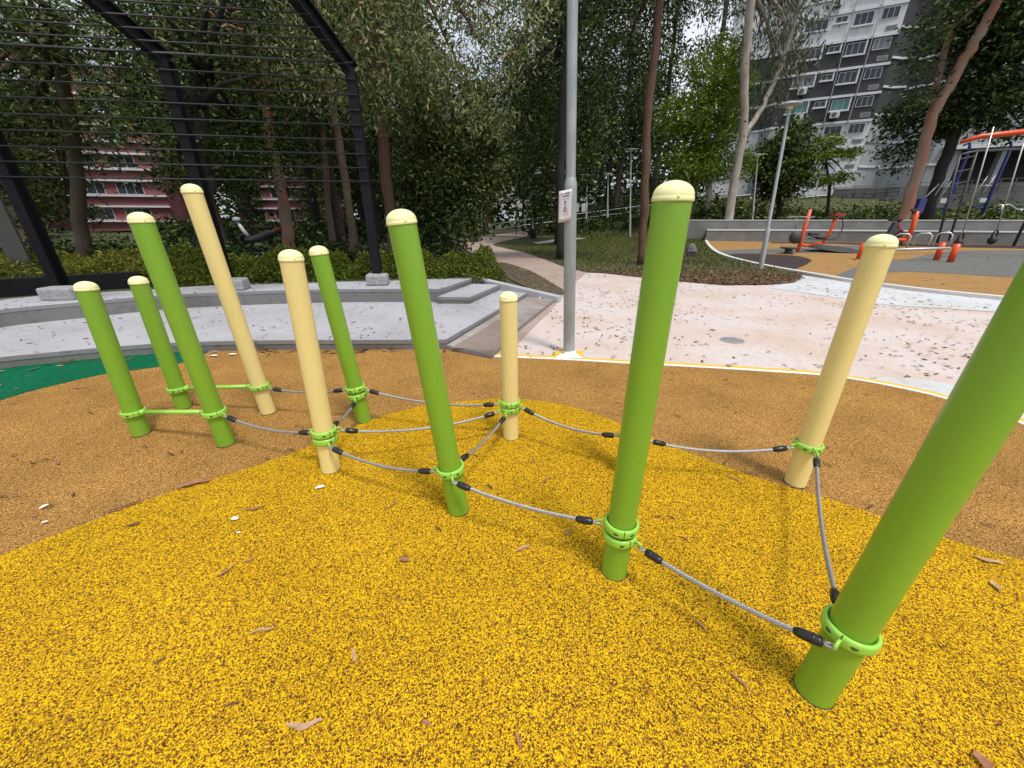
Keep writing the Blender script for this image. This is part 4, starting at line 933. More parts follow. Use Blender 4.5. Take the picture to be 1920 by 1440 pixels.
# blue exercise stations on the upper level
def blue_station(px, ptop, pbot, Y, lab, flip=1):
    b_ = pt(px, pbot, Y); h_ = (pbot - ptop) / FPX * Y * .92; root = thing('exercise_station', b_, lab, 'exercise machine', "blue exercise stations on the upper terrace")
    q = lambda x, y, z: b_ + np.array([x * flip, y, z])
    MB().tube([q(0, 0, 0), q(.02, 0, h_ * .75), q(.0, 0, h_ * .93), q(-.15, 0, h_), q(-.5, 0, h_ * .97)], [.10, .10, .09, .07, .055], 12).build('main_post', M['blue_paint'], root)
    MB().tube([q(-.5, .5, h_ * .42), q(.5, .3, h_ * .42)], .035, 8).build('handlebar', M['silver'], root)
    MB().box(q(-.45, 0, h_ * .2), (.25, .12, .16)).build('seat_back', M['silver'], root, bevel=.04)
    MB().box(q(-.55, 0, h_ * .1), (.35, .16, .05)).build('seat', M['blue_paint'], root, bevel=.03)
    for s_ in (-1, 1): MB().tube([q(-.9, .25 * s_, h_ * .28), q(-.5, .25 * s_, h_ * .55)], .03, 8).build('lever', M['silver'], root)
blue_station(1768, 288, 402, 31, "blue exercise station with curved top, left one behind the grey ladder")
blue_station(1840, 286, 402, 32, "blue exercise station behind the first hanging steel rod")
b_ = pt(1718, 402, 31); root = thing('exercise_station', b_, "low dark blue exercise console beside the big orange tree trunk", 'exercise machine', "blue exercise stations on the upper terrace")
MB().box(b_ + np.array([0, 0, .55]), (.25, .2, .5)).build('console', M['blue_paint'], root, bevel=.05); MB().tube([b_ + np.array([.1, 0, 1]), b_ + np.array([.8, 0, 2.0])], .04, 8).build('lever', M['silver'], root)
b_ = pt(1895, 398, 31); root = thing('exercise_bench', b_, "low curved steel exercise bench near the right edge on the upper terrace", 'bench')
MB().tube([b_ + np.array([-1.2, 0, .45]), b_ + np.array([-.3, 0, .5]), b_ + np.array([.3, 0, .2]), b_ + np.array([1, 0, .2])], .05, 8).build('rail', M['silver'], root)
MB().tube([b_ + np.array([-.8, 0, 0]), b_ + np.array([-.8, 0, .45])], .06, 8).build('leg', M['silver'], root); MB().tube([b_ + np.array([.7, 0, 0]), b_ + np.array([.7, 0, .2])], .06, 8).build('leg', M['silver'], root)

# ------------------------------------------------------------------ rails and kerbs in the background
def handrail(pts, lab, hs=(0, -.45), step=2.2, r_=.035, m=M['silver']):
    P = [np.array(p, float) for p in pts]; root = thing('handrail', P[0] - np.array([0, 0, 1]), lab, 'handrail')
    for h_ in hs: MB().tube([p + np.array([0, 0, h_]) for p in P], r_, 8).build('rail', m, root)
    for i in range(len(P) - 1):
        n_ = max(1, int(np.linalg.norm(P[i + 1] - P[i]) / step))
        for k_ in range(n_):
            q = P[i] + (P[i + 1] - P[i]) * k_ / n_; MB().tube([q, q - np.array([0, 0, 1.05])], r_ * .8, 6).build('baluster', m, root)
handrail([pt(922, 421, 38), pt(1000, 410, 40), pt(1100, 399, 42), pt(1210, 385, 44), pt(1345, 371, 46)], "silver double handrail climbing right through the dark woods")
handrail([pt(1345, 371, 46), pt(1440, 362, 48), pt(1560, 352, 50)], "bright white double handrail of the ramp below the grey block", hs=(0, -.75), r_=.055, m=M['ledge'])
def fence(a_, b_, h_, lab, step=.9):
    a_, b_ = np.array(a_), np.array(b_); root = thing('railing', a_, lab, 'railing'); n_ = int(np.linalg.norm(b_ - a_) / step)
    for z_ in (0, -.35, -.7, -h_): MB().tube([a_ + [0, 0, z_], b_ + [0, 0, z_]], .03, 6).build('rail', M['dark_grey'], root)
    for k_ in range(n_ + 1):
        q = a_ + (b_ - a_) * k_ / n_; MB().tube([q, q - np.array([0, 0, h_])], .03, 6).build('baluster', M['dark_grey'], root)
fence(pt(1565, 352, 50), pt(1690, 345, 47), 1.1, "dark railing on the retaining wall below the grey block")
fence(pt(1700, 344, 47), pt(2000, 330, 40), 1.1, "dark railing at the right, behind the blue exercise stations")
a_, b_ = pt(1560, 372, 50.4), pt(2000, 348, 40.4)
root = thing('retaining_wall', a_, "dark grey retaining wall under the railing behind the trees", 'wall')
d_ = b_ - a_; ln = np.linalg.norm(d_[:2]); ax = np.array([d_[0], d_[1], 0]) / ln
MB().box((a_ + b_) / 2 + np.array([0, 0, -.9]), (ln / 2, .15, 1.6), [ax, (-ax[1], ax[0], 0), (0, 0, 1)]).build('wall_face', M['concrete'], root)
tufts(gp([(1322, 441), (1920, 430), (1920, 429)]) + [(60, 40), (60, 52), (6, 52), (6, 33)], 9000, .0, .3, .05, M['grass_leaf'], 'grass', "rough grass on the raised bank behind the terrace walls", 12)
# long kerb line beyond the hedge
a_, b_ = pt(430, 471, 16), pt(900, 436, 30); d_ = b_ - a_; d_[2] = 0; ln = np.linalg.norm(d_); ax = d_ / ln
tag(MB().box((a_ + b_) / 2 * [1, 1, 0] + np.array([0, 0, .13]), (ln / 2, .1, .13), [ax, (-ax[1], ax[0], 0), (0, 0, 1)]).build('kerb_edge', M['concrete']), "long thin concrete kerb beyond the hedge", 'kerb')
# parked motorcycle beyond the hedge
o = pt(472, 466, 17); root = thing('motorcycle', o, "dark motorcycle with a pale front shield and red tail parked beyond the hedge", 'motorcycle')
for dx in (-.15, 1.15):
    MB().lathe(o + np.array([dx, 0, .3]), (0, 1, 0), [(.2, -.05), (.3, -.05), (.31, 0), (.3, .05), (.2, .05)], 20, closed=True).build('wheel', M['black'], root)
MB().tube([o + np.array(p) for p in ((-.1, 0, .35), (.15, 0, .35), (.5, 0, .42), (.9, 0, .6), (1.25, 0, .68))], [.1, .13, .17, .16, .08], 12).build('body', M['dark_grey'], root)
MB().tube([o + np.array(p) for p in ((-.02, 0, .45), (-.18, 0, .75), (-.3, 0, 1.0))], [.10, .07, .05], 12).build('front_shield', M['frame_white'], root)
MB().lathe(o + np.array([-.33, 0, 1.0]), (0, 0, 1), [(.001, 0), (.13, .05), (.15, .1), (.1, .19), (.001, .22)], 16).build('headlamp', M['lamp_grey'], root)
MB().box(o + np.array([.7, 0, .82]), (.38, .12, .05)).build('seat', M['black'], root, bevel=.04)
MB().box(o + np.array([1.25, 0, .75]), (.1, .1, .07)).build('tail_light', M['red_paint'], root, bevel=.03)
# added white panels standing in for bright openings deep in the woods
for px, py, lab in ((982, 382, "pair of white panels standing for bright openings in the dark woods left of the pole"), (1088, 389, "pair of white panels standing for bright openings in the woods right of the pole")):
    c = pt(px, py, 42); root = thing('bright_gap_panels', (c[0], c[1], 0), lab, 'notice board')  # added panels standing in for bright openings, not notice boards
    for s_ in (-1, 1):
        MB().box(c + np.array([.42 * s_, 0, 0]), (.27, .04, .38)).build('panel', M['frame_white'], root)
        MB().tube([(c[0] + .72 * s_, c[1] + .1, 0), (c[0] + .72 * s_, c[1] + .1, c[2] + .5)], .05, 8).build('leg', M['dark_grey'], root)

# ------------------------------------------------------------------ grey apartment block on the right
Pr = np.array([44.5, 56.5, 0]); Pl = np.array([35.0, 61.5, 0]); FU = (Pr - Pl) / np.linalg.norm(Pr - Pl); FN = np.array([FU[1], -FU[0], 0.]); WID = np.linalg.norm(Pr - Pl)
if FN[1] > 0: FN = -FN
ST, ZB = 2.8, 12.81
blk = thing('apartment_block', (45, 60, 4.4), "tall apartment block with charcoal middle storeys and white bands above the ramp", 'building')
def fbox(mb, u0, u1, z0, z1, d0, d1, O=Pl, A=FU, N=FN):  # box on a facade: along, height, depth out of the wall
    c_ = O + A * (u0 + u1) / 2 + N * (d0 + d1) / 2 + np.array([0, 0, (z0 + z1) / 2]); return mb.box(c_, ((u1 - u0) / 2, abs(d1 - d0) / 2, (z1 - z0) / 2), [A, N, (0, 0, 1)])
def storey_col(k): return 'wall_dark' if 0 <= k < 3 else 'wall_white'
for k in range(-3, 9):
    z0, z1 = ZB + ST * k, ZB + ST * (k + 1)
    mb = MB(); fbox(mb, 0, WID, z0 + .002, z1, -8, 0); mb.build('wall', M[storey_col(k)], blk)
    mb = MB(); fbox(mb, -.05, WID + .02, z1 - .16, z1 + .10, .0, .16); mb.build('ledge', M['ledge'], blk)
    mb = MB()                                    # set-back bay left of the front
    fbox(mb, -7, -1.2, z0 + .002, z1, -9, -1.3); mb.build('wall', M['wall_teal' if 0 <= k < 3 else 'wall_white'], blk)
    q0, q1 = Pl, Pl - FU * 1.2 - FN * 1.3; A_ = (q0 - q1) / np.linalg.norm(q0 - q1); N_2 = np.array([A_[1], -A_[0], 0.]); N_2 = N_2 if N_2[1] < 0 else -N_2
    mb = MB(); fbox(mb, 0, np.linalg.norm(q0 - q1), z0 + .002, z1 - .001, -3, 0, q1, A_, N_2); mb.build('wall', M['wall_teal' if 0 <= k < 3 else 'wall_grey'], blk)
    mb = MB(); fbox(mb, 0, np.linalg.norm(q0 - q1), z1 - .16, z1 + .10, .0, .14, q1, A_, N_2); mb.build('ledge', M['ledge'], blk)
    mb = MB(); fbox(mb, -7, -1.2, z1 - .16, z1 + .10, -1.3, -1.15); mb.build('ledge', M['ledge'], blk)
def window(u0, u1, z0, z1, nm, glass='glass', sill=True, O=Pl, A=FU, N=FN, root=None, surround=False):
    root = root or blk; mb = MB(); e = .045
    fbox(mb, u0, u0 + e, z0, z1, .0, .08, O, A, N); fbox(mb, u1 - e, u1, z0, z1, .0, .08, O, A, N); fbox(mb, u0, u1, z1 - e, z1 - .001, .002, .078, O, A, N); fbox(mb, u0, u1, z0 + .001, z0 + e, .002, .078, O, A, N)
    for i in range(1, nm):
        u = u0 + (u1 - u0) * i / nm; fbox(mb, u - .016, u + .016, z0 + e, z1 - e, .012, .07, O, A, N)
    w = mb.build('window', M['frame_white'], root)
    mb = MB(); fbox(mb, u0 + .02, u1 - .02, z0 + .02, z1 - .02, .004, .03, O, A, N); mb.build('pane', M[glass], w)
    if sill: mb = MB(); fbox(mb, u0 - .15, u1 + .15, z0 - .15, z0 - .002, .0, .2, O, A, N); mb.build('sill', M['ledge'], w)
    if surround:
        mb = MB(); fbox(mb, u1 + .002, u1 + .14, z0 - .002, z1 + .1, .0, .2, O, A, N); mb.build('fin', M['ledge'], w)
def ac_unit(u, z, O=Pl, A=FU, N=FN, root=None):
    root = root or blk; mb = MB(); fbox(mb, u - .48, u + .48, z, z + .68, .25, .62, O, A, N); a_ = mb.build('air_conditioner', M['ac'], root, bevel=.02)
    c_ = O + A * (u - .1) + N * .622 + np.array([0, 0, z + .34]); MB().lathe(c_, N, [(.001, .004), (.27, .004), (.28, 0)], 20).build('fan_grille', M['fan'], a_)
    mb = MB(); fbox(mb, u - .4, u + .4, z - .08, z - .01, .0, .6, O, A, N); mb.build('bracket', M['dark_grey'], a_)
for k in range(-2, 6):
    z = ZB + ST * k; dk = 0 <= k < 3
    window(1.3, 3.6, z + 1.45, z + 2.5, 4, {0: 'glass_teal', 1: 'glass_pale'}.get(k, 'glass'), surround=dk)
    window(4.3, 5.45, z + 1.85, z + 2.45, 2, 'glass', surround=dk)
    window(6.1, 7.9, z + 1.3, z + 2.45, 3, {0: 'glass_teal', 4: 'glass_pale'}.get(k, 'glass'), surround=dk)
    window(8.6, 10.2, z + 1.45, z + 2.5, 3, 'glass_pale' if k == 2 else 'glass', sill=False)
    mb = MB(); fbox(mb, 9.35, 10.35, z + .32, z + .82, .0, .05); v_ = mb.build('vent_grille', M['wall_grey'], blk)
    mb = MB()
    for q in range(4): fbox(mb, 9.42, 10.28, z + .40 + .1 * q, z + .44 + .1 * q, .052, .06)
    mb.build('louvre', M['fan'], v_)
for u in (5.78, 8.3): mb = MB(); fbox(mb, u, u + .09, ZB - 3 * ST, ZB + 9 * ST, .165, .25); mb.build('drain_pipe', M['wall_grey'], blk)
ac_unit(2.6, ZB + ST + .55); ac_unit(2.9, ZB + .5); ac_unit(6.7, ZB + .45); ac_unit(.9, ZB + 2 * ST + .6); ac_unit(1.2, ZB + 3 * ST + .6); ac_unit(4.0, ZB + 4 * ST + .6)
# chamfered right end and the dark wing that comes forward
q = [Pr + np.array([0, 0, 0]), Pr + np.array([1.5, .35, 0]), Pr + np.array([2.9, .1, 0]), Pr + np.array([5.2, -4.0, 0]), Pr + np.array([6.4, -4.4, 0])]
Q1 = q[4]; WU = np.array([.9, -.43, 0]); WU /= np.linalg.norm(WU)
for i in range(4):
    a_, b_ = q[i], q[i + 1]; A_ = (b_ - a_); ln = np.linalg.norm(A_); A_ /= ln; N_3 = np.array([A_[1], -A_[0], 0.]); N_3 = N_3 if (N_3[1] < 0 or i == 2) else -N_3
    if i == 2: N_3 = np.array([A_[1], -A_[0], 0.]); N_3 = N_3 if N_3[0] < 0 else -N_3
    for k in range(-3, 9):
        z0, z1 = ZB + ST * k, ZB + ST * (k + 1); off = .55 if i < 2 else .3
        mb = MB(); fbox(mb, 0, ln, z0 + off + .002, z1 + off, -4, 0, a_, A_, N_3); mb.build('wall', M['wall_teal' if -.1 < k < 3 and i < 2 else 'wall_dark' if 0 <= k < 5 else 'wall_grey' if k < 0 else 'wall_white'], blk)
        if i != 2 or k % 1 == 0:
            mb = MB(); fbox(mb, 0, ln, z1 + off - .14, z1 + off + .08, .0, .14, a_, A_, N_3); mb.build('ledge', M['ledge'], blk)
WN = np.array([WU[1], -WU[0], 0.]); WN = WN if WN[1] < 0 else -WN
for k in range(-1, 9):
    z0, z1 = ZB + ST * k - (.9 if k == -1 else 0), ZB + ST * (k + 1)
    mb = MB(); fbox(mb, 0, 30, z0 + .002, z1, -8, 0, Q1, WU, WN); mb.build('wall', M['wall_dark' if 0 <= k < 4 else 'wall_grey' if k < 0 else 'wall_white'], blk)
    mb = MB(); fbox(mb, 0, 30, z1 - .16, z1 + .1, .0, .16, Q1, WU, WN); mb.build('ledge', M['ledge'], blk)
    if k >= 0:
        for u in range(2, 28, 5): window(u, u + 2.4, z0 + 1.1, z0 + 2.4, 3, 'glass', O=Q1, A=WU, N=WN)
mb = MB(); fbox(mb, 0, 30, 2.5, ZB - ST - .904, -8, -4, Q1, WU, WN); mb.build('void_deck_wall', M['void'], blk)
for u in np.arange(.6, 30, 4.2): mb = MB(); fbox(mb, u, u + .7, 2.5, ZB - ST - .905, -1.2, -.1, Q1, WU, WN); mb.build('column', M['wall_grey'], blk)
mb = MB(); fbox(mb, -.5, 30, ZB - ST - 1.1, ZB - ST - .7, .0, .6, Q1, WU, WN); mb.build('canopy', M['ledge'], blk)

# red blocks behind the trees at left
def red_block(O, A, wid, zt, lab, n_, seed):
    N_ = np.array([A[1], -A[0], 0.]); N_ = N_ if N_[1] < 0 else -N_
    root = thing('apartment_block', O, lab, 'building', "red apartment blocks behind the trees"); rr = random.Random(seed)
    for k in range(n_):
        z0 = zt + 2.8 * k
        mb = MB(); fbox(mb, 0, wid, z0 + .002, z0 + 2.8, -8, 0, O, A, N_); mb.build('wall', M['wall_red'], root)
        for zz in (1.0, 2.62): mb = MB(); fbox(mb, -.1, wid + .1, z0 + zz, z0 + zz + .2, .0, .35, O, A, N_); mb.build('ledge', M['ledge'], root)
        u = 1.
        while u < wid - 3:
            window(u, u + 2.6, z0 + 1.25, z0 + 2.55, 3, 'glass', False, O, A, N_, root); u += 3.8
A_ = np.array([.93, -.36, 0]) / np.linalg.norm([.93, -.36]); p_ = pt(165, 450, 50)
red_block(np.array([p_[0], p_[1], 0.]), np.array([.96, .28, 0]), 9.5, .2, "red apartment block with white bands seen through the left-hand trees", 6, 1)
p_ = pt(455, 430, 60); red_block(np.array([p_[0], p_[1], 0.]), np.array([.98, .2, 0]), 13, .2, "farther red block glimpsed between trunks behind the middle black column", 7, 2)
p_ = pt(20, 430, 55); red_block(np.array([p_[0] - 8, p_[1], 0.]), np.array([.98, .2, 0]), 9, .2, "red block mostly hidden at the far left of the trees", 5, 3)

# ------------------------------------------------------------------ trees
def zpt(px, py, Y, z=0.):                        # foot of a trunk: screen column at distance Y on the terrain
    p = pt(px, py, Y); p[2] = max(0., float(hill(p[0], p[1]))); return p
# named trees with visible trunks
b = pt(738, 460, 13.5); b[2] = 0
tree('gum_tree', b, [b, pt(722, 300, 13.4), pt(700, 130, 13.2), pt(688, -40, 13.0), pt(680, -220, 13)], .18, .12,
     [(pt(760, 40, 12), (2.6, 1.9, 1.9)), (pt(900, 90, 11.5), (1.9, 1.5, 1.7)), (pt(640, 20, 12.5), (2.2, 1.8, 2.2)), (pt(840, -60, 12), (3.2, 2.2, 2.0)), (pt(720, 190, 13.2), (1.6, 1.3, .9))],
     M['bark_red'], M['leaf_pale'], "tall gum tree, thick reddish trunk and pale hanging leaves, right of the black frame", clumps=300, per=66, L=.17, W=.021, seed=2, csize=.5, droop=.9, branches=16)
b = pt(838, 470, 15); b[2] = 0
tree('climber_covered_tree', b, [b, pt(835, 380, 15), pt(840, 200, 15)], .16, .1,
     [(pt(838, 420, 14.6), (1.35, 1.1, 1.1)), (pt(830, 330, 14.8), (1.5, 1.2, 1.5)), (pt(850, 230, 15), (1.8, 1.4, 1.7)), (pt(900, 300, 15.2), (.9, .9, 1.8)), (pt(790, 400, 14.8), (.8, .8, 1.3))],
     M['bark_brown'], M['leaf_gum'], "dense leafy tree clothed to the ground at the left side of the footpath", clumps=420, per=60, L=.15, W=.035, seed=4, csize=.42)
b = pt(545, 470, 15); b[2] = 0
tree('gum_tree', b, [b, pt(532, 390, 15), pt(512, 290, 15), pt(500, 200, 15), pt(480, 60, 14.5)], .21, .12,
     [(pt(470, 60, 14), (2.8, 2, 2.0)), (pt(400, -40, 13), (3, 2, 2)), (pt(560, 190, 15), (1.3, 1, .7))],
     M['bark_orange'], M['leaf_gum'], "leaning gum tree with peeling orange trunk behind the cream post's cap", clumps=110, per=60, seed=5, csize=.5)
b = pt(664, 462, 15.5); b[2] = 0
tree('gum_tree', b, [b, pt(648, 340, 15.6), pt(622, 200, 15.7), pt(600, 90, 15.8), pt(590, -60, 15.8)], .16, .09,
     [(pt(590, 90, 16), (2.2, 1.8, 1.8)), (pt(520, 10, 15), (2.5, 2, 2)), (pt(640, 230, 16.5), (1.3, 1.1, .8))],
     M['bark_brown'], M['leaf_dark'], "slim dark brown gum tree just left of the right black column", clumps=105, per=62, seed=6, csize=.5)
b = pt(622, 448, 20); b[2] = 0
tree('gum_tree', b, [b, pt(612, 350, 20), pt(600, 180, 20)], .17, .1, [(pt(600, 150, 20), (3, 2.4, 3)), (pt(560, 330, 22), (1.6, 1.4, 1.0))], M['bark_brown'], M['leaf_dark'],
     "grey brown tree trunk behind the slim dark one", clumps=90, per=60, seed=61, csize=.6)
b = pt(160, 492, 12.5); b[2] = 0
tree('shade_tree', b, [b, pt(152, 430, 12.5), pt(145, 330, 12.5), pt(120, 160, 12.3), pt(110, 20, 12)], .2, .13,
     [(pt(110, 30, 11), (2.4, 1.8, 1.3)), (pt(30, 120, 12), (2.6, 2, 2.2)), (pt(50, 330, 13), (1.3, 1.2, 1.7)), (pt(135, 400, 13.3), (.5, .8, .9)), (pt(0, 230, 12.5), (1.8, 1.5, 2))],
     M['bark_brown'], M['leaf_gum'], "large leafy tree at the left behind the black frame, brown trunk", clumps=240, per=60, L=.22, W=.024, seed=7, csize=.5, branches=24)
b = pt(385, 482, 12.5); b[2] = 0
vines = [([pt(362 + 5 * i + 2 * (i % 3), 486, 12.4), pt(368 + 4 * i, 410, 12.4), pt(372 + 3.5 * i, 330, 12.4)], .035, .02) for i in range(9)]
tree('banyan_tree', b, [b, pt(382, 400, 12.6), pt(378, 250, 12.6), pt(370, 100, 12.6)], .26, .17,
     [(pt(400, 230, 13), (1.9, 1.6, 1.6)), (pt(350, 330, 13.3), (.7, 1.0, .8)), (pt(470, 300, 13.6), (1.4, 1.2, 1.4)), (pt(380, 20, 12), (2.3, 1.8, 1.6))],
     M['bark_dark'], M['leaf_dark'], "dark tree with hanging aerial roots behind the second tall green post", clumps=150, per=62, seed=8, csize=.5, more=vines)
b = zpt(1203, 497, 14.2); b[2] = 0
tree('gum_tree', b, [b, pt(1208, 400, 14.3), pt(1212, 250, 14.4), pt(1225, 120, 14.5), pt(1237, 0, 14.6), pt(1250, -160, 14.6)], .145, .11,
     [(pt(1180, 40, 16), (1.7, 1.6, 1.4)), (pt(1270, -80, 15), (1.8, 2, 1.5)), (pt(1130, -60, 15), (2.2, 2, 1.4)), (pt(1170, 160, 17), (1.0, 1.0, .9))],
     M['bark_red'], M['leaf_dark'], "slender tree with red brown trunk on the grass bank beside the big green post", clumps=210, per=55, seed=9, csize=.5)
b = pt(1052, 482, 16); b[2] = 0
tree('gum_tree', b, [b, pt(1050, 350, 16), pt(1056, 150, 16), pt(1060, -60, 16)], .17, .12, [(pt(1000, 60, 16.5), (2.4, 2, 2.4)), (pt(1080, 250, 18), (1.6, 1.4, 1.2)), (pt(960, 220, 17), (1.4, 1.3, 1.6))],
     M['bark_dark'], M['leaf_dark'], "dark trunked tree directly behind the lamp pole and its notice", clumps=160, per=60, seed=10, csize=.55)
b = zpt(1332, 416, 36)
tree('bright_green_tree', b, [b, pt(1330, 380, 36), pt(1328, 300, 36), pt(1330, 200, 36)], .32, .2,
     [(pt(1340, 135, 36), (2.0, 2.0, 2.2)), (pt(1350, 190, 36), (2.3, 2.0, 2.0)), (pt(1290, 215, 36), (2.0, 2.0, 1.8)), (pt(1300, 310, 36), (2.6, 2.0, 1.7)), (pt(1350, 300, 36), (2.3, 2.0, 1.5)), (pt(1330, 250, 36), (2.4, 2.0, 1.2))],
     M['bark_pale'], M['leaf_bright'], "bright yellow green bushy tree right of the big green post's cap", clumps=330, per=70, L=.27, W=.058, seed=12, csize=.8)
b = zpt(1368, 412, 33.5)
tree('pale_gum_tree', b, [b, pt(1378, 330, 33.5), pt(1395, 250, 33.5), pt(1397, 130, 33.5), pt(1408, 0, 33.5), pt(1412, -120, 33.5)], .33, .24,
     [(pt(1440, 80, 35), (2.4, 2.5, 4.5)), (pt(1480, 110, 36), (1.8, 2.4, 3)), (pt(1400, -60, 35), (5, 4, 2)), (pt(1500, 15, 36), (2, 3, 2.2)), (pt(1425, 180, 35), (1.0, 1, 2))],
     M['bark_pale'], M['leaf_grey'], "tall pale barked gum tree forking beside the bright green tree", clumps=170, per=30, L=.5, W=.05, seed=13, csize=1.2, droop=1.6,
     more=[([pt(1395, 255, 33.5), pt(1430, 200, 34), pt(1462, 130, 34.5), pt(1485, 60, 34.5), pt(1510, -30, 34.5)], .21, .13)], branches=14)
b = zpt(1700, 404, 31.5)
tree('peeling_gum_tree', b, [b, pt(1718, 330, 31), pt(1750, 215, 30.5), pt(1795, 135, 30.2), pt(1835, 65, 29.8), pt(1872, 0, 29.5), pt(1900, -60, 29.2)], .36, .22,
     [(pt(1735, 95, 31), (1.1, 1.2, 1.3)), (pt(1752, 30, 31), (1.1, 1.2, 1.2)), (pt(1722, 175, 31), (.8, .8, 1.0)), (pt(1850, -70, 30), (3, 3, 1.5))],
     M['bark_orange'], M['leaf_gum'], "big leaning gum tree with peeling orange and cream trunk at the right", clumps=110, per=36, L=.34, W=.06, seed=14, csize=.8,
     more=[([pt(1742, 238, 30.6), pt(1752, 185, 31.0), pt(1766, 120, 31.2), pt(1782, 62, 31.4)], .22, .17)], branches=3)
b = zpt(1742, 400, 33)
tree('dark_leafy_tree', b, [b, pt(1760, 330, 33), pt(1800, 230, 32.5), pt(1850, 150, 32)], .45, .22,
     [(pt(1868, 130, 31), (2.5, 3, 2.8)), (pt(1825, 180, 31.5), (1.7, 2.0, 1.7)), (pt(1920, 200, 31), (2.2, 2.5, 1.8)), (pt(1900, 20, 31), (2.6, 3, 2.4)), (pt(1850, 60, 31.5), (1.8, 2.4, 2)), (pt(1685, 285, 33.5), (1.0, 1.0, 1.4)), (pt(1668, 240, 34), (.9, 1.0, 1.3)), (pt(1705, 215, 34), (.9, 1.0, 1.2)), (pt(1770, 235, 33), (1.1, 1.1, .8))],
     M['bark_dark'], M['leaf_dark'], "wide dark green tree behind the leaning gum at the right edge", clumps=420, per=50, L=.30, W=.08, seed=15, csize=.75, branches=30)
b = zpt(1556, 400, 38)
tree('layered_young_tree', b, [b, pt(1556, 350, 38), pt(1549, 310, 38), pt(1548, 270, 38)], .14, .09,
     [(pt(1548, 265, 37.6), (1.3, 1.6, .4)), (pt(1530, 292, 37.6), (1.2, 1.5, .3)), (pt(1585, 287, 37.6), (1.2, 1.5, .3)), (pt(1520, 325, 37.6), (1.2, 1.5, .35)), (pt(1565, 335, 37.6), (1.2, 1.5, .3)), (pt(1540, 345, 37.6), (1.0, 1.3, .3)), (pt(1508, 300, 37.6), (.9, 1.2, .3))],
     M['bark_dark'], M['leaf_bright'], "young tree with flat layered foliage in front of the grey block", clumps=95, per=34, L=.28, W=.07, seed=16, csize=.5, branches=22)
b = zpt(1462, 400, 40)
tree('round_leafy_tree', b, [b, pt(1462, 350, 40), pt(1470, 290, 40)], .25, .16,
     [(pt(1456, 330, 39.5), (1.5, 2, 2.0)), (pt(1478, 275, 39.5), (1.4, 2, 1.9)), (pt(1448, 300, 39.5), (1.1, 1.6, 1.6)), (pt(1485, 330, 39.5), (1.2, 1.6, 1.5))],
     M['bark_dark'], M['leaf_gum'], "round dark green tree behind the slim lamp post's shaft", clumps=260, per=50, L=.32, W=.09, seed=18, csize=.8)

for (px, y0, Y, seed, lab, ells_) in ((1150, 120, 44, 71, "tall airy tree rising behind the red brown trunk", [((0, 0, 19), (4, 3, 3.5)), ((1.5, 0, 14), (3.5, 3, 3)), ((-1.5, 0, 23), (4, 3, 3)), ((.5, 0, 9), (3, 3, 2.5))]),
                                     (1290, 60, 46, 72, "tall airy tree rising behind the bright green tree", [((0, 0, 23), (4.5, 3, 3.5)), ((2, 0, 18.5), (3.5, 3, 2.5)), ((-2.5, 0, 19), (3, 3, 2.5)), ((0, 0, 12), (3, 3, 3))]),
                                     (1215, 60, 50, 73, "tall airy tree far behind, between the pole and the bright green tree", [((0, 0, 25), (4.5, 3, 4)), ((1, 0, 18), (4, 3, 3)), ((-1.5, 0, 13), (3.5, 3, 3)), ((0, 0, 8), (4, 3, 3))])):
    b = zpt(px, 430, Y)
    tree('gum_tree', b, [b, b + np.array([.2, 0, 9]), b + np.array([.1, 0, 18]), b + np.array([.4, 0, 27])], .28, .14, [(b + np.array(c_), r_) for c_, r_ in ells_],
         M['bark_brown'], M['leaf_dark'], lab, clumps=150, per=46, L=.42, W=.075, seed=seed, csize=1.25, droop=.9)
# prototypes copied for the wood behind
def proto_tree(name, seed, leaf, bark, H, label, ells, r0, clumps=200, per=60, L=.28, W=.052, csize=.9, group=None):
    return tree(name, (0, 0, 0), [(0, 0, 0), (.1, .05, H * .35), (.25, .1, H * .65), (.3, .1, H)], r0, r0 * .5, ells, bark, leaf, label, clumps=clumps, per=per, L=L, W=W, seed=seed, csize=csize, group=group)
def copy_tree(root, loc, rz, sc, label):
    r_ = root.copy(); col.objects.link(r_); r_.location = loc; r_.rotation_euler = (0, 0, rz); r_.scale = sc
    r_["label"] = label
    for ch in children(root):
        c_ = ch.copy(); col.objects.link(c_); c_.parent = r_
        for gc in children(ch): d_ = gc.copy(); col.objects.link(d_); d_.parent = c_
    return r_
GRP = "trees of the wood behind the playground"
LABS = ["dark full-crowned tree in the wood behind the playground", "slender dark tree of the wood, foliage hanging low", "broad olive green tree in the wood behind the playground"]
protos = [proto_tree('woodland_tree', 31, M['leaf_dark'], M['bark_dark'], 11, LABS[0], [((0, 0, 9), (4, 4, 3.5)), ((2, 1, 6.5), (3, 3, 2.2)), ((-2, -1, 7), (3, 3, 2.4)), ((0, 0, 12), (3, 3, 2.5))], .24, 150, 80, group=GRP),
          proto_tree('woodland_tree', 32, M['leaf_dark'], M['bark_dark'], 12, LABS[1], [((0, 0, 10), (2.8, 2.8, 4.5)), ((.6, 0, 5), (2, 2, 2.4)), ((-1, 0, 3.4), (1.6, 1.6, 1.6))], .2, 135, 80, group=GRP),
          proto_tree('woodland_tree', 33, M['leaf_gum'], M['bark_brown'], 10, LABS[2], [((0, 0, 8.5), (4.2, 3.6, 3.2)), ((1.5, 0, 5.2), (2.5, 2.2, 1.8)), ((-2, .5, 6), (2.4, 2.4, 1.8)), ((0, 0, 11.5), (3.4, 3.2, 2.4))], .26, 140, 80, group=GRP)]
rr = random.Random(77); spots = []
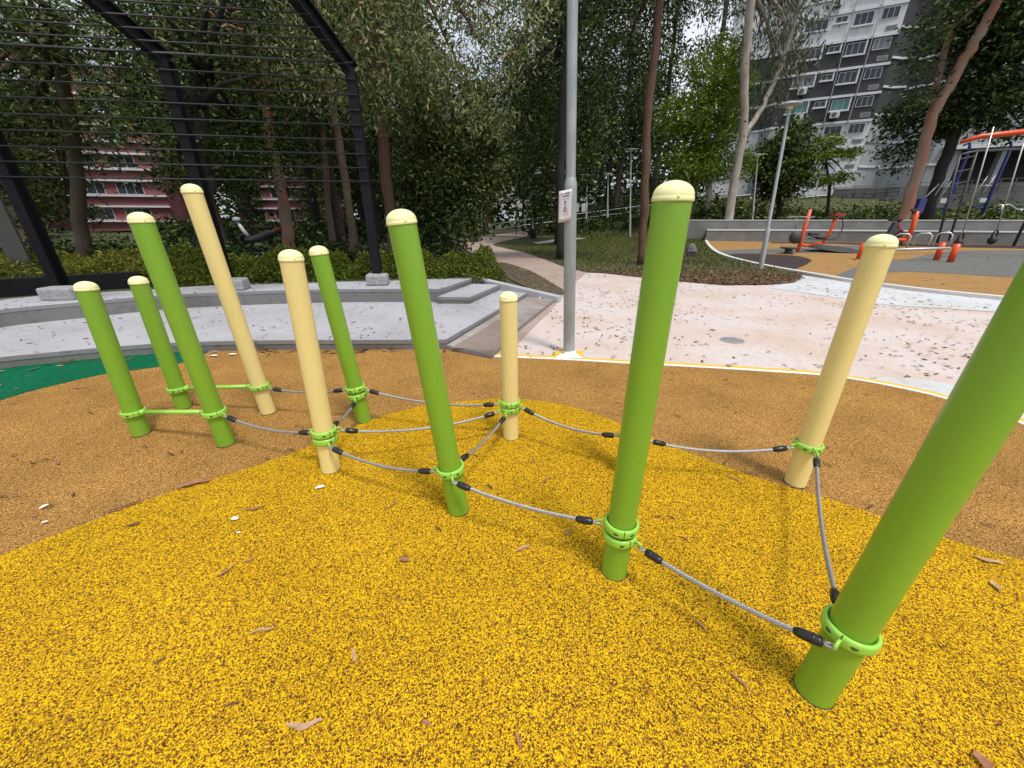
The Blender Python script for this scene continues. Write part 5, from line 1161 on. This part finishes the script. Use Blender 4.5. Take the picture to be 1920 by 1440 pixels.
for Y, x0, x1, st in ((19, -30, -3, 4.3), (24, -40, 6, 4.6), (30, -52, 9, 5.0), (37, -64, 13, 5.6), (46, -80, 20, 6.5), (57, -96, 27, 7.5)):
    x = x0
    while x < x1:
        spots.append((x + rr.uniform(-1.4, 1.4), Y + rr.uniform(-2, 2))); x += st
used = [False] * 3; KIND = ['dark full-crowned tree ', 'slender low-hanging dark tree ', 'broad olive green tree ']
for i, (x, y) in enumerate(spots):
    q = 960 + FPX * x / (y * CP); 
    if abs(x - (-3.0)) < 2.6 and 16 < y < 40: continue            # keep the footpath open
    cw = 2.6 * FPX / (y * CP)                                     # keep the view of the red block and the bright tree open
    if abs(q - 228) < 70 + cw and y < 50: continue
    if q > 1235 - cw: continue
    if abs(q - 535) < 25 + cw * .45 and 22 < y < 52: continue
    where = ("beyond the far left edge of the steps" if q < 60 else "behind the left black column" if q < 330 else "behind the middle black column" if q < 480 else "between the middle and right black columns" if q < 640
             else "behind the right black column" if q < 780 else "left of the footpath" if q < 930 else "behind the grey lamp pole" if q < 1090 else "left of the red brown tree")
    row = "in the near row" if y < 27 else "in the middle rows" if y < 42 else "in the far rows"
    k_ = rr.choice([0, 0, 1, 1, 2]); s_ = rr.uniform(.85, 1.25); z_ = float(hill(x, y)); rz = rr.uniform(0, 6.28); sc = (s_, s_, s_ * rr.uniform(.9, 1.15))
    if not used[k_]:
        used[k_] = True; protos[k_]['label'] = KIND[k_] + row + ' ' + where; protos[k_].location = (x, y, z_); protos[k_].rotation_euler = (0, 0, rz); protos[k_].scale = sc
    else: copy_tree(protos[k_], (x, y, z_), rz, sc, KIND[k_] + row + ' ' + where)
# undergrowth between trunks, far wood
def shrubs(n_, xr, yr, h_, m, name, lab, seed, L=.35, W=.09, cond=None, per=70):
    r = np.random.default_rng(seed); C = []
    while len(C) < n_:
        x, y = r.uniform(*xr), r.uniform(*yr)
        if cond is not None and not cond(x, y): continue
        C.append((x, y))
    C = np.array(C); rad = r.uniform(.6, 1.5, n_); idx = np.repeat(np.arange(n_), per); g_ = r.normal(size=(len(idx), 3)) * .5
    P = np.column_stack([C[idx, 0] + g_[:, 0] * rad[idx], C[idx, 1] + g_[:, 1] * rad[idx], hill(C[idx, 0], C[idx, 1]) + np.abs(g_[:, 2]) * h_ * r.uniform(.5, 1.4, n_)[idx]])
    return leaf_object(name, P, L, W, -.2, m, seed, lab, 'undergrowth', 'stuff')
shrubs(260, (-45, -4.5), (21, 60), 1.3, M['leaf_dark'], 'undergrowth', "dark undergrowth between the trunks on the left", 41, cond=lambda x, y: x < -5 - (y - 20) * .05 and not (-1.25 < x / y < -.85 and y < 52))
shrubs(150, (-22, -3.4), (12.5, 20), .55, M['leaf_dark'], 'undergrowth', "low dark plants beyond the hedge on the left", 44, .2, .05, cond=lambda x, y: x < -4 - (y - 12) * .1)
shrubs(150, (2, 22), (38, 62), 1.6, M['leaf_dark'], 'undergrowth', "dark undergrowth behind the handrail in the middle", 42)
shrubs(120, (19, 50), (36, 42), 1.0, M['leaf_gum'], 'undergrowth', "olive shrubs on the bank under the grey block", 43, cond=lambda x, y: True)
r = np.random.default_rng(5); n_ = 30000; X = r.uniform(-120, 32, n_); Yv = r.uniform(66, 80, n_); Zv = r.uniform(0, 1, n_) ** .8 * (15 + 4 * np.sin(X * .35) + 3 * np.sin(X * .9 + 2))
leaf_object('far_wood', np.column_stack([X, Yv, Zv]), 1.1, .3, .2, M['leaf_dark'], 6, "far dark wood closing the view behind the trees", 'wood', 'stuff')
# yellow flowering spray at upper left is part of the gum's crown; low plants at the column feet
hedge('shrub', [(16.2, 34.5), (18.5, 35), (21, 35)], 1.0, 1.3, 5000, M['leaf_gum'], "olive shrub mass left of the layered young tree's foot", 'shrub', 51, .3, .07, 1.2)
